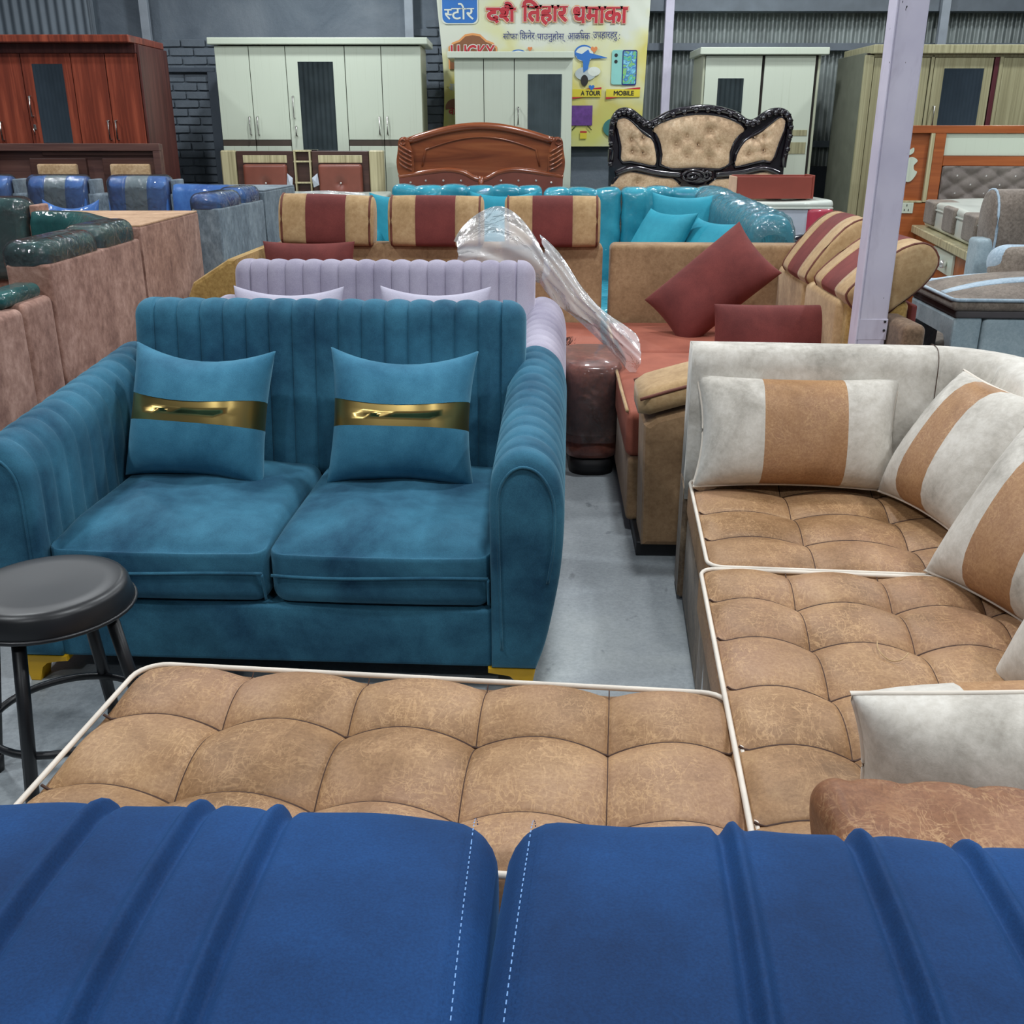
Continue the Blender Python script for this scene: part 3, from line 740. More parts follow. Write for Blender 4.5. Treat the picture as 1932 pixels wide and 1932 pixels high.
soft('side_backrest', .95, 1.20, -1.30, -.03, .08, .80, M['mustard'], .04)
soft('side_backrest', .92, 1.0, -.62, -.03, .40, .79, M['camel_light'], .035); soft('side_backrest', .92, 1.0, -1.22, -.64, .40, .79, M['camel_light'], .035)
soft('outer_panel', 1.201, 1.225, -1.31, .1, .06, .78, M['rust'], .01)
for y, hx, hz, hr in ((-.43, 1.085, .90, -37), (-1.04, 1.12, .875, -50)): headrest(T, (hx, y, hz), (R(hr), 0, R(-90)), .56 if y < -.9 else .53, .38, .18, M['camel_light'], M['rust'], (.27, .68), cord=M['camel_cord'])
# front arm with arched pad
def arch(x0, x1, z0, z1, zt):
    top = [(x0 + (x1 - x0) * k / 12, z1 + (zt - z1) * math.sin(PI * min(1, k / 12 * .62 + .0))) for k in range(13)]
    return [(x0, z0)] + top + [(x1, z0)]
prism('front_arm', [(.05, .05), (.04, .50), (.08, .53), (.3, .59), (.55, .60), (.80, .58), (.80, .05)], -2.18, -1.935, M['camel'], T, 'xz', .02, smooth=False)
rings = []
for x in np.linspace(.02, .80, 22):
    zc = .575 + .10 * math.sin(PI * min(1, (x - .02) / 1.0)); e = min(x - .02, .80 - x); s = 1 if e > .03 else .8 + .2 * math.sqrt(1 - (1 - e / .03) ** 2)
    rings.append([(x, -2.055 + s * a, zc + s * b) for a, b in rrect(-.145, .145, -.05, .045, .04, 4)])
pad = loft('arm_pad', rings, M['camel_light'], T)
for k in (-1, 1): tube('piping', [(x, -2.055 + k * .142, .575 + .10 * math.sin(PI * min(1, (x - .02) / 1.0)) + .022) for x in np.linspace(.02, .80, 22)], .006, M['camel_cord'], pad)
prism('side_arm', [(-2.03, .05), (-2.05, .70), (-2.02, .765), (-1.84, .875), (-1.80, .875), (-1.80, .05)], -.68, .12, M['mustard'], T, 'xz', .02)
G = 'rust pillows on the L-shaped sofa'
pillow('large rust cushion propped diagonally in the corner of the L-shaped sofa', (1.0, 5.08, .72), (-34, -41, -4), .60, .36, .22, [(-1, 1, M['rust'], 0)], 'u', .07, group=G)
pillow('rust cushion standing upright just left of the lilac column', (1.20, 4.50, .575), (-10, 0, -1), .58, .30, .16, [(-1, 1, M['rust'], 0)], 'u', .03, group=G)
pillow('rust cushion at the far left end under the first striped headrest', (-1.055, 5.30, .735), (-10, 0, -2), .48, .37, .15, [(-1, 1, M['rust'], 0)], 'u', .07, group=G)
# wrapped pouf and loose film
t = thing('pouf', 'brown leather pouf wrapped in clear plastic beside the lavender sofa arm', 'pouf', (.36, 4.50, 0))
def pouf(name, gx, gy, z0, z1, r, mat, rs):
    pr_ = rrect(-gx, gx, -gy, gy, r, 8); rings = []
    for z, s in rs: rings.append([(p[0] * s, p[1] * s, z0 + (z1 - z0) * z) for p in pr_])
    return loft(name, rings, mat, t)
pouf('body', .128, .265, .07, .5, .1, M['brownleather'], [(0, .82), (.04, .93), (.12, .985), (.27, 1), (.275, .985), (.28, 1), (.9, 1), (.96, .97), (1, .9)])
pouf('base', .10, .24, 0, .07, .08, M['black_base'], [(0, 1), (1, 1)])
pr_ = rrect(-.136, .136, -.275, .275, .1, 10)
rings = []
for i, z in enumerate(np.linspace(.16, .53, 14)):
    rings.append([(p[0] * (1 + .03 * math.sin(7 * math.atan2(p[1], p[0]) + z * 30)), p[1] * (1 + .015 * math.sin(11 * math.atan2(p[1], p[0]) - z * 22)), z) for p in pr_])
loft('plastic_film', rings, M['wrap'], t, False)
def crumple(name, path, width, mat, label, seed, amp=.03, up=(0, .35, 1), dome=0):
    C = spline(path, 14); n = len(C); m = 26; rs = np.random.RandomState(seed)
    ph = rs.rand(8, 3) * 6; fr = rs.uniform(5, 17, (8, 2)); am = rs.uniform(.3, 1, 8) / 3
    U = np.array(up) / np.linalg.norm(up); V = []
    for i, c in enumerate(C):
        wv = width(i / (n - 1))
        for j in range(m):
            q = j / (m - 1) * 2 - 1
            d = sum(a * math.sin(f[0] * i / n + f[1] * q + p[0]) for a, f, p in zip(am, fr, ph))
            e = sum(a * math.cos(f[1] * i / n - f[0] * q + p[1]) for a, f, p in zip(am, fr, ph))
            V.append(c + U * (q * wv + amp * .5 * e) + np.array([.3, -1, .2]) * (amp * d + dome * (1 - q * q)))
    F = [(i * m + j, i * m + j + 1, (i + 1) * m + j + 1, (i + 1) * m + j) for i in range(n - 1) for j in range(m - 1)]
    o = obj(name, V, F, mat); return tag(o, label, 'plastic')
crumple('plastic_film', [(-.26, 4.60, .93), (-.16, 4.60, .97), (-.05, 4.60, .98), (.06, 4.60, .95), (.15, 4.58, .86)], lambda s: .03 + .13 * math.sin(PI * min(1, s * .95 + .05)) ** .7, M['wrap_white'], 'crumpled clear plastic heaped behind the lavender sofa back', 3, .013, dome=.07)
crumple('plastic_film', [(.12, 4.47, .93), (.19, 4.45, .86), (.27, 4.42, .77), (.36, 4.36, .69), (.45, 4.30, .61), (.53, 4.27, .55)], lambda s: .105 - .03 * s + .02 * math.sin(8 * s), M['wrap_white'], 'strip of clear plastic film trailing over the wrapped brown pouf', 9, .014, dome=.065)

# ================================================================== TURQUOISE L SOFA
T = thing('turquoise_sofa', 'turquoise channel tufted L-shaped sofa under shiny plastic wrap', 'sofa', (-.86, 7.3, 0), -1.6)
def chan(name, x0, x1, nch, y0, y1, z0, z1, amp=.016, r=.06):
    p = (x1 - x0) / nch; cx = (x0 + x1) / 2
    def fn(P, N):
        return P + N * (scallop(P[:, 0] + cx, p, x0, amp, .45) + .004 * np.sin(P[:, 2] * 40 + P[:, 0] * 17))[:, None]
    return rbox(name, (x1 - x0, y1 - y0, z1 - z0), r, M['turq'], T, (cx, (y0 + y1) / 2, (z0 + z1) / 2), n=(2, 1, 14), fn=fn, seg=4,
                axes={0: [v - cx for v in cells([x0 + p * i for i in range(nch + 1)], 8)]})
chan('backrest', 0, 1.088, 6, -.02, .2, .3, 1.10); chan('backrest', 1.066, 1.636, 3, -.02, .2, .3, 1.085); chan('backrest', 1.612, 2.34, 4, -.02, .2, .3, 1.09)
def retn(k, name, mat, grow, wr):
    rings = []
    for i, s_ in enumerate(np.linspace(0, 1, 105)):
        cx, cy = 2.24 + .16 * s_, .02 - 1.36 * s_; zt = 1.085 - .085 * s_
        e = min(s_, 1 - s_) * 1.37; sc = 1 if e > .06 else .78 + .22 * math.sqrt(max(0, 1 - (1 - e / .06) ** 2))
        g = grow + (scallop(s_ * 1.37, .137, 0, .014, .5) if not wr else .006 * math.sin(i * 1.9) + .004 * math.sin(i * .7))
        pf = spline([(-.13, .12), (-.135, .6), (-.13, zt - .14), (-.09, zt - .03), (0, zt), (.09, zt - .03), (.13, zt - .14), (.135, .6), (.13, .12)], 4)
        c = np.array([0, .6]); d = pf - c; ln = np.linalg.norm(d, axis=1, keepdims=True)
        wob = (.004 * np.sin(np.arange(len(pf)) * 2.3 + i * .8))[:, None] if wr else 0
        pf = c + d / ln * (ln * sc + g + wob)
        rings.append([(cx + p[0], cy, p[1]) for p in pf])
    return loft(name, rings, mat, T)
a = retn(0, 'side_backrest', M['turq'], 0, False); retn(1, 'plastic_film', M['wrap_shiny'], .012, True)
soft('seat', 0.02, 2.08, -.75, -.03, .1, .46, M['turq'], .05, .02); soft('seat', 1.2, 2.12, -1.32, -.76, .1, .46, M['turq'], .05, .02)
soft('armrest', -.16, -.005, -.75, .15, .08, .84, M['turq'], .06)
G = 'turquoise pillows on the wrapped sofa'
tp = [(-1, 1, M['turq_soft'], 0)]
for x, y, z, r, lab in ((.92, 6.50, .80, (-34, 0, -58), 'turquoise cushion leaning leftmost in the corner trio'), (1.15, 6.86, .86, (-16, 0, -8), 'turquoise cushion at the back of the corner trio'),
                        (1.19, 6.28, .76, (-34, 0, -58), 'turquoise cushion leaning in front at the right of the corner trio'),
                        (-.06, 7.02, .86, (-16, 0, -2), 'flat topped turquoise cushion peeking above the middle headrest gap'), (-.74, 7.02, .85, (-16, 0, -2), 'turquoise cushion at the left end of the wrapped sofa')):
    pillow(lab, (x, y, z), r, .46, .44, .16, tp, 'u', .08, group=G, sag=.02)

# ================================================================== TALL BACKED WRAPPED CORNER SOFAS ON THE LEFT
def tall_corner(name, label, loc, rz, side, topm, pad, heads, h=1.03, ya=-1.96, yj=-.95, low=True, mid=None):
    global T
    T = thing(name, label, 'sofa', loc, rz)
    inner = spline([(-.17, yj + .01), (-.22, yj + .18), (-.38, yj + .42), (-.56, -.28), (-.74, -.19), (-.85, -.17)], 5)
    pts = [(0, 0), (0, yj + .012), (-.17, yj + .012)] + [tuple(p) for p in inner[1:]] + [(-.85, 0)]
    prism('corner_block', pts, .08, h - .008, side, T, 'xy', .01)
    prism('corner_top', [(p[0] * .995 - .002, p[1] * .995 - .001) for p in pts], h - .009, h, topm, T, 'xy', .003)
    tg = np.gradient(inner, axis=0); tg /= np.linalg.norm(tg, axis=1, keepdims=True); nm = np.stack([tg[:, 1], -tg[:, 0]], -1) * -1
    nm = np.where((nm @ np.array([-1, -1]))[:, None] < 0, -nm, nm)
    rings = [[(p[0] + n_[0] * a, p[1] + n_[1] * a, b) for a, b in ((.004, .45), (.05, .5), (.06, .8), (.05, h - .05), (.02, h + .005), (-.03, h + .012), (-.035, h), (.004, h - .01))] for p, n_ in zip(inner, nm)]
    loft('corner_pad', rings, pad, T)
    soft('side_panel', -.17, 0, ya, yj - .008, .08, h - .06, side, .012)
    soft('arm_pad', -.185, -.012, ya + .0, ya + (yj - ya) * .53, h - .10, h + .02, pad, .05, seg=5)
    soft('arm_pad', -.185, -.012, ya + (yj - ya) * .56, yj - .02, h - .095, h + .03, pad, .05, seg=5)
    for y0, y1 in ((ya + .005, ya + (yj - ya) * .53), (ya + (yj - ya) * .56, yj - .025)):
        soft('plastic_film', -.192, -.006, y0 - .006, y1 + .006, h - .11, h + .028 if y0 < ya + .1 else h + .038, M['wrap'], .055, seg=5)
    if low:
        soft('low_arm', -.17, 0, ya - .26, ya - .004, .08, .86, side, .03); soft('low_arm', -.17, 0.004, ya - .9, ya - .264, .08, .85, side, .03)
        soft('arm_pad', -.14, -.03, ya - .34, ya - .02, .85, .91, pad, .035, seg=5)
    soft('seat', -2.6, -.18, -.95, -.22, .1, .46, mid or side, .04); soft('seat', -.85, -.18, ya, -.96, .1, .46, mid or side, .04)
    soft('backrest', -2.6, -.86, -.17, 0, .08, h - .06, side, .02)
    for x0, x1, st in heads:
        if st: headrest(T, ((x0 + x1) / 2, -.12, h - .12), (R(-4), 0, 0), x1 - x0, .36, .17, pad, mid, (.3, .66))
        else: soft('headrest', x0, x1, -.22, -.04, h - .36, h + .075, pad, .06, seg=4)
        soft('plastic_film', x0 - .008, x1 + .008, -.23, -.02, h - .37, (h + .075) if st else (h + .085), M['wrap'], .065, seg=5)
        soft('divider', x1 + .012, x1 + .055, -.16, .0, .4, h + .04, side, .01)
    return T
tall_corner('corner_sofa', 'tall brown suede corner sofa with wrapped dark green padding at the far left', (-1.78, 5.88, 0), 0, M['brownsuede'], M['brownsuede_top'], M['green'], [(-1.50, -.89, 0), (-2.20, -1.57, 0)])
T2 = tall_corner('corner_sofa', 'plastic wrapped slate grey corner sofa with blue striped headrests', (-1.63, 7.85, 0), -4.5, M['slate'], M['slate'], M['stripe_blue'], [(-1.36, -.90, 1), (-1.98, -1.53, 1), (-2.58, -2.12, 1)], 1.075, -1.62, -.75, False, M['stripe_grey'])
pillow('soft blue cushion on the striped wrapped sofa at left', (-3.16, 7.42, .80), (-12, 0, -3), .42, .40, .14, [(-1, 1, M['stripe_blue'], 0)], 'u', .08, sag=.05)

# ================================================================== PALE SLATE SOFA AT THE RIGHT
T = thing('recliner_sofa', 'pale slate blue sofa with taupe arm pad and open framed arm at the right edge', 'sofa', (1.9, 4.30, 0), -4)
ol = [(0, .06), (0, .70), (.60, .70), (.60, .06), (.54, .06), (.54, .58), (.50, .625), (.10, .625), (.06, .58), (.06, .06)]
prism('arm_frame', [(a, b) for a, b in ol], 0, .12, M['slateblue'], T, 'yz', .012)
soft('front_panel', .125, 1.2, -.005, .10, .06, .70, M['slateblue'], .02)
soft('pad_band', .0, 1.2, -.01, .605, .70, .735, M['taupe_dark'], .01)
def padfn(P, N):
    Q = P.copy(); u = P[:, 0] / .61; v = P[:, 1] / .31; Q[:, 2] += sstep(.3, .9, N[:, 2]) * .08 * np.maximum(0, 1 - np.abs(u) ** 3) * (1 - v ** 2) ; return Q
pd = rbox('arm_pad', (1.24, .64, .05), .02, M['taupe'], T, (.60, .298, .757), n=(16, 10, 1), fn=padfn)
tube('pad_piping', [(a - .6, b - .298, .022) for a, b in rrect(-.02, 1.22, -.022, .618, .03)], .008, M['slatelight'], pd, True)
for yy in (.17, .50):
    ring = []
    for a in np.linspace(-.605, .605, 30):
        pr3 = []
        for dy, up in ((-.032, -.004), (-.028, .003), (.0, .005), (.028, .003), (.032, -.004)):
            v0 = (yy - .298 + dy) / .31; pr3.append((a, yy - .298 + dy, .025 + .08 * max(0, 1 - abs(a / .61) ** 3) * (1 - v0 ** 2) + up))
        ring.append(pr3)
    loft('stripe_band', ring, M['slatelight'], pd)
soft('seat', .13, 1.2, .62, 1.3, .1, .46, M['slateblue'], .03); soft('seat_cushion', .13, 1.2, .11, 1.2, .40, .50, M['taupe'], .04)
soft('inner_post', .28, .40, .63, .76, .1, .97, M['slateblue'], .02)
soft('backrest', .42, 1.4, .68, .86, .3, .95, M['slateblue'], .03)
def bcf(P, N): 
    Q = P.copy(); u = P[:, 0] / .5; Q[:, 1] -= sstep(.3, .9, -N[:, 1]) * .05 * (1 - u ** 2); return Q
bc = rbox('back_cushion', (1.0, .16, .46), .07, M['taupe'], T, (.79, .44, .73), (R(-14), R(0), 0), n=(10, 1, 6), fn=bcf, seg=4)
rbox('top_panel', (1.006, .166, .15), .07, M['slatelight'], bc, (0, 0, .158), n=(6, 1, 2), seg=4)
hd = headrest(T, (.73, .74, 1.04), (R(-6), 0, 0), .78, .30, .2, M['taupe'], M['slatelight'], (.3, .62), cord=M['slatelight'])
t = thing('ottoman', 'narrow brown velvet block tucked beside the lilac column foot', 'ottoman', (1.562, 4.0, 0))
rbox('body', (.088, .3, .70), .03, M['ottoman'], t, (0, 0, .40)); rbox('base', (.07, .26, .05), .01, M['black_base'], t, (0, 0, .025))

# ================================================================== WARDROBES
def handle(par, x, y, z0, z1, mat=None):
    h = tube('handle', [(x, y - .028, z0), (x, y - .028, z1)], .0065, mat or M['steel'], par)
    return h
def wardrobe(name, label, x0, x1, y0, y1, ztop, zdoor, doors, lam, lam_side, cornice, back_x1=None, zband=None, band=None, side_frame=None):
    """doors: (xa, xb, kind, mirror rect, [(handle x, z0, z1)])"""
    T = thing(name, label, 'wardrobe', ((x0 + x1) / 2, y0, 0)); ox = (x0 + x1) / 2
    L = lambda v: v - ox
    d = y1 - y0
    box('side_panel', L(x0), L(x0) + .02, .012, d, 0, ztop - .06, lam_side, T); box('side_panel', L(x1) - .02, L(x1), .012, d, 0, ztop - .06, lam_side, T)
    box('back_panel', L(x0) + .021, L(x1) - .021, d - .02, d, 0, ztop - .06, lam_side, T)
    box('carcass', L(x0) + .021, L(x1) - .021, .03, .06, .02, ztop - .06, M['dark_gap'], T)
    c0, c1, cy, ch = cornice
    box('cornice', L(c0), L(c1), -cy, d + .01, ztop - ch, ztop, lam, T, .006)
    for q, (xa, xb, mir, hs) in enumerate(doors):
        low = zband[0] if zband and not (mir and mir[2] < zband[1]) else .1
        D = box('door', L(xa) + .003, L(xb) - .003, 0, .02, low if not zband else zband[1] + .002 if low != .1 else .1, zdoor, lam, T, .002)
        lo = D.location
        def put(o): o.location = o.location - lo; o.parent = D; return o
        if mir:
            m = box('mirror', L(mir[0]), L(mir[1]), -.004, -.0005, mir[2], mir[3], M['mirror'], None, .001); put(m)
        for hx, z0, z1 in hs:
            h = tube('handle', [(L(hx), .002, z0 + .01), (L(hx), -.03, z0 + .012), (L(hx), -.03, z1 - .012), (L(hx), .002, z1 - .01)], .007, M['steel'], None); put(h)
        if zband and low != .1:
            box('drawer_front', L(xa) + .003, L(xb) - .003, 0, .02, .1, zband[0] - .002, lam, T, .002)
            box('band', L(xa) + .003, L(xb) - .003, .004, .018, zband[0], zband[1], band, T, .001)
    box('plinth', L(x0) + .03, L(x1) - .03, .03, .05, 0, .09, M['dark_gap'], T)
    return T, L
wardrobe('wardrobe', 'wide cream wardrobe with five doors and a tall mirror against the brick wall', -2.61, -.80, 9.6, 10.17, 2.21, 2.145,
         [(-2.61, -2.31, None, [(-2.345, 1.41, 1.58)]), (-2.31, -1.99, None, [(-2.275, 1.41, 1.58)]), (-1.99, -1.47, (-1.885, -1.575, 1.28, 2.02), [(-1.945, 1.55, 1.75), (-1.935, 1.40, 1.50)]),
          (-1.47, -1.15, None, [(-1.185, 1.41, 1.58)]), (-1.15, -.80, None, [(-1.115, 1.41, 1.58)])], M['cream'], M['cream_side'], (-2.655, -.735, .045, .055), zband=(1.325, 1.375), band=M['brown_band'])
wardrobe('wardrobe', 'narrow cream wardrobe with mirror door standing in front of the banner', -.51, .535, 9.6, 10.12, 2.10, 2.045,
         [(-.51, -.25, None, []), (-.25, .02, None, []), (.02, .535, (.14, .44, 1.12, 1.92), [(.055, 1.5, 1.66), (.06, 1.40, 1.46)])], M['cream'], M['cream_side'], (-.565, .545, .045, .055), zband=(1.27, 1.31), band=M['brown_band'])
T, L = wardrobe('wardrobe', 'cream wardrobe with two beige inlay bars behind the black carved headboard', 1.70, 2.745, 9.7, 10.22, 2.14, 2.075,
         [(1.72, 2.225, (1.84, 2.07, 1.0, 1.89), [(1.76, 1.4, 1.6)]), (2.245, 2.70, None, [(2.29, 1.3, 1.5)])], M['cream'], M['cream_side'], (1.66, 2.80, .05, .06))
for z0, z1 in ((1.41, 1.46), (1.255, 1.355)): box('inlay_bar', L(2.50), L(2.68), -.004, .001, z0, z1, M['stripe_lam'], T, .001)
T, L = wardrobe('wardrobe', 'beige striped wardrobe with dark maroon divider behind the orange bed', 2.97, 5.15, 9.2, 9.95, 2.125, 2.03,
         [(3.05, 3.525, None, []), (3.56, 4.06, (3.65, 3.985, 1.2, 1.945), [(3.60, 1.48, 1.66)]), (4.14, 4.62, None, []), (4.64, 5.1, None, [])], M['stripe_lam'], M['stripe_side'], (3.02, 5.2, .05, .07))
box('frame_stile', L(2.97), L(3.045), -.012, .02, 0, 2.045, M['stripe_lam'], T); box('frame_stile', L(3.53), L(3.556), -.008, .02, 0, 2.045, M['stripe_lam'], T)
box('divider', L(4.068), L(4.105), -.004, .02, 0, 2.045, M['maroon'], T); box('frame_stile', L(4.108), L(4.138), -.01, .02, 0, 2.045, M['stripe_lam'], T)
box('frame_rail', L(3.046), L(5.1), -.008, .02, 2.033, 2.06, M['stripe_lam'], T)
T, L = wardrobe('wardrobe', 'red brown wardrobe with dark glass mirror at the left end of the hall', -4.95, -2.93, 8.6, 9.3, 2.145, 2.02,
         [(-4.93, -4.35, None, []), (-4.35, -3.87, None, [(-4.10, 1.37, 1.53)]), (-3.87, -3.475, (-3.785, -3.545, 1.30, 1.945), [(-3.835, 1.55, 1.72)]), (-3.475, -3.205, None, [(-3.235, 1.375, 1.54)]), (-3.205, -2.95, None, [(-3.175, 1.375, 1.54)])],
         M['redwood'], M['redwood_side'], (-4.98, -2.955, .12, .055))
box('door_rail', L(-4.93), L(-2.95), 0, .03, 2.022, 2.09, M['redwood_side'], T)
k = box('lock', L(-3.845), L(-3.825), -.008, .0, 1.46, 1.50, M['steel'], T)
tube('key', [(L(-3.835), -.01, 1.47), (L(-3.835), -.03, 1.47), (L(-3.832), -.03, 1.42)], .004, M['steel'], T)

# ================================================================== BANNER
pr = plain
M['bn_white'] = plain('banner_white', 'dfe6dc', .4, 0, .03); M['bn_red'] = plain('banner_red', 'c22a36', .4, 0, .03); M['bn_orange'] = plain('banner_orange', 'e8a060', .4, 0, .03)
M['bn_navy'] = plain('banner_navy', '232f78', .4, 0, .03); M['bn_blue'] = plain('banner_blue', '2f74c4', .4, 0, .03); M['bn_brown'] = plain('banner_brown', '8a5a3a', .4, 0, .06)
M['bn_black'] = plain('banner_black', '23221f', .4, 0, .03); M['bn_yellow'] = plain('banner_yellow', 'e3d23c', .4, 0, .04); M['bn_mint'] = plain('banner_mint', '8fd0c8', .4, 0, .04)
M['bn_grey'] = plain('banner_grey', 'b9c4c6', .4, 0, .06); M['bn_purple'] = plain('banner_purple', '6a3f8e', .4, 0, .25, 20); M['bn_heart'] = plain('banner_heart', 'e08a50', .4, 0, .03)
M['bn_teal'] = plain('banner_teal', '3f7f7c', .4, 0, .06)
def _screen():
    t = NT('phone_wallpaper'); f = t.noise(7, 2, .5, 2.5)
    t.l(t.ramp(f, [(.32, '7fd0dc'), (.42, '3fae9c'), (.5, '9ad46a'), (.56, '2f6fb8'), (.66, '8fdce8'), (.74, 'b05aa8')]), t.b.inputs['Base Color']); t.set(Roughness=.35); return t.m
def _bn():
    t = NT('banner_print'); s = t.n('ShaderNodeSeparateXYZ'); t.l(t.tc.outputs['Generated'], s.inputs[0])
    f = t.noise(1.5, 3, .5, .5); m = t.n('ShaderNodeMath', operation='MULTIPLY_ADD'); t.l(s.outputs[2], m.inputs[0]); m.inputs[1].default_value = .75; t.l(f, m.inputs[2])
    c = t.ramp(m.outputs[0], [(.45, 'cfd3ae'), (.62, 'd8d878'), (.78, 'd9cf74'), (.9, 'dfe0b0'), (1, 'dde2d2')])
    t.l(c, t.b.inputs['Base Color']); t.set(Roughness=.35, Coat_Weight=.3, Coat_Roughness=.15); return t.m
M['bn_screen'] = _screen(); M['bn'] = _bn()
T = thing('banner', 'yellow and white printed sale banner with red Devanagari heading and phone picture', 'banner', (.3, 10.36, 0))
bx0, bx1, bz0, bz1 = -.98, 1.0, 1.31, 2.95
nx, nz = 60, 40; V = []; F = []
for i in range(nz + 1):
    for j in range(nx + 1):
        u, v = j / nx, i / nz
        x = bx0 + (bx1 - bx0) * u + (.03 * math.sin(v * 5) if j == 0 else 0) + (-.05 * (1 - v) * u)
        V.append((x, .006 + .004 * math.sin(u * 9 + v * 4) + .006 * max(0, u - .7) * math.sin((u + v * .6) * 60), bz0 + (bz1 - bz0) * v))
F = [(i * (nx + 1) + j, i * (nx + 1) + j + 1, (i + 1) * (nx + 1) + j + 1, (i + 1) * (nx + 1) + j) for i in range(nz) for j in range(nx)]
obj('sheet', V, F, M['bn'], T)
B = -.3  # banner local x = world x - 0.3
def LT(body, x0, x1, z0, z1, mat, y=-.012, grow=0, name='lettering', keep=None): return lettering(body, x0 + B, z0, x1 - x0, z1 - z0, y, mat, T, grow, name=name, keep=keep)
def disc(name, x, z, rx, rz, mat, y=-.006, a0=0, a1=360, n=24): return flat(name, [(x + B + rx * math.cos(R(a0 + (a1 - a0) * k / n)), z + rz * math.sin(R(a0 + (a1 - a0) * k / n))) for k in range(n)], y, mat, T)
def rect(name, x0, x1, z0, z1, mat, y=-.006, r=.0):
    pts = rrect(x0 + B, x1 + B, z0, z1, r, 4) if r else [(x0 + B, z0), (x1 + B, z0), (x1 + B, z1), (x0 + B, z1)]
    return flat(name, pts, y, mat, T)
def heart(x, z, s, mat, y=-.011):
    pts = []
    for k in range(28):
        a = 2 * PI * k / 28; pts.append((x + B + s * 16 * math.sin(a) ** 3 / 17, z + s * (13 * math.cos(a) - 5 * math.cos(2 * a) - 2 * math.cos(3 * a) - math.cos(4 * a)) / 17))
    return flat('heart', pts, y, mat, T)
# blue shop logo patch
rect('logo_patch', -.66, -.315, 2.385, 2.85, M['bn_white'], -.006, .05); rect('logo_patch', -.65, -.325, 2.395, 2.84, M['bn_blue'], -.008, .05)
LT('सोफा', -.62, -.35, 2.585, 2.76, M['bn_white']); 
LT('स', -.63, -.535, 2.425, 2.51, M['bn_white'], grow=.002, keep=.7); LT('टोर', -.564, -.355, 2.425, 2.56, M['bn_white'], grow=.002)
# red heading with pale outline (vowel sign i stands before its consonant)
for body, x0, x1, z0, z1 in (('दशै', -.235, .03, 2.40, 2.565), ('ितहार', .095, .515, 2.385, 2.585), ('धमाका', .575, 1.075, 2.40, 2.525)):
    LT(body, x0, x1, z0, z1, M['bn_orange'], -.010, .02); LT(body, x0, x1, z0, z1, M['bn_white'], -.012, .014); LT(body, x0, x1, z0, z1, M['bn_red'], -.014, .009)
for body, x0, x1, z0, z1 in (('सोफा', -.085, .055, 2.255, 2.325), ('िकनेर', .07, .215, 2.255, 2.335), ('पाउनुहोस्', .235, .50, 2.235, 2.325), ('आकषक', .525, .735, 2.255, 2.31), ('उपहारहरु', .76, .99, 2.245, 2.32), (':', 1.005, 1.015, 2.26, 2.30)):
    LT(body, x0, x1, z0, z1, M['bn_navy'], -.010)
tube('lettering', [(.645 + B, -.012, 2.31), (.64 + B, -.012, 2.325), (.655 + B, -.012, 2.335), (.667 + B, -.012, 2.325)], .004, M['bn_navy'], T)
# lucky sign
sg = [(-.60, 2.0), (-.60, 2.19), (-.56, 2.23), (-.50, 2.25), (-.44, 2.30), (-.37, 2.31), (-.30, 2.30), (-.24, 2.25), (-.18, 2.23), (-.14, 2.19), (-.14, 2.0)]
flat('sign_plate', [(a + B, b) for a, b in sg], -.006, M['bn_orange'], T); flat('sign_plate', [((a + .37) * .94 - .37 + B, (b - 2.0) * .94 + 2.0) for a, b in sg], -.008, M['bn_brown'], T)
LT('LUCKY', -.575, -.165, 2.10, 2.205, M['bn_white'], -.010, .012); LT('LUCKY', -.575, -.165, 2.10, 2.205, M['bn_red'], -.012, .004)
disc('globe_print', .06, 2.12, .085, .05, M['bn_blue'], -.006); disc('globe_print', .06, 2.11, .08, .05, M['bn_white'], -.008); heart(.17, 2.175, .024, M['bn_heart'])
disc('globe_print', .68, 2.14, .09, .07, M['bn_blue'], -.006); disc('globe_print', .685, 2.13, .085, .065, M['bn_white'], -.008)
disc('cloud_print', .70, 1.96, .10, .06, M['bn_grey'], -.006); disc('cloud_print', .78, 1.98, .06, .04, M['bn_white'], -.0075)
flat('plane_print', [(a + B, b) for a, b in ((.585, 2.15), (.66, 2.13), (.72, 2.17), (.735, 2.14), (.90, 2.10), (.90, 2.095), (.74, 2.09), (.72, 2.0), (.68, 1.97), (.67, 2.07), (.62, 2.09))], -.010, M['bn_blue'], T)
disc('bird_print', .69, 1.90, .035, .05, M['bn_black'], -.010); heart(.775, 2.17, .034, M['bn_heart']); heart(.76, 1.84, .03, M['bn_blue'])
# phone
rect('phone_print', .945, 1.07, 1.865, 2.165, M['bn_mint'], -.007, .02); disc('lens_print', .985, 2.12, .016, .016, M['bn_black'], -.009); disc('lens_print', .985, 2.065, .016, .016, M['bn_black'], -.009)
rect('phone_print', 1.045, 1.185, 1.86, 2.165, M['bn_navy'], -.009, .016); rect('screen_print', 1.055, 1.175, 1.87, 2.155, M['bn_screen'], -.011, .01)
for x0, x1, lx0, lx1, body in ((.57, .855, .66, .845, 'A TOUR'), (.90, 1.225, .975, 1.165, 'MOBILE')):
    rect('label_strip', x0, x1, 1.755, 1.825, M['bn_yellow'], -.007); LT(body, lx0, lx1, 1.77, 1.81, M['bn_black'], -.010, .002)
    flat('label_flash', [(x1 - .16 + B, 1.825), (x1 + B, 1.842), (x1 + B, 1.825)], -.009, M['bn_red'], T); flat('label_flash', [(x0 + B, 1.755), (x0 + .12 + B, 1.755), (x0 + B, 1.735)], -.009, M['bn_red'], T)
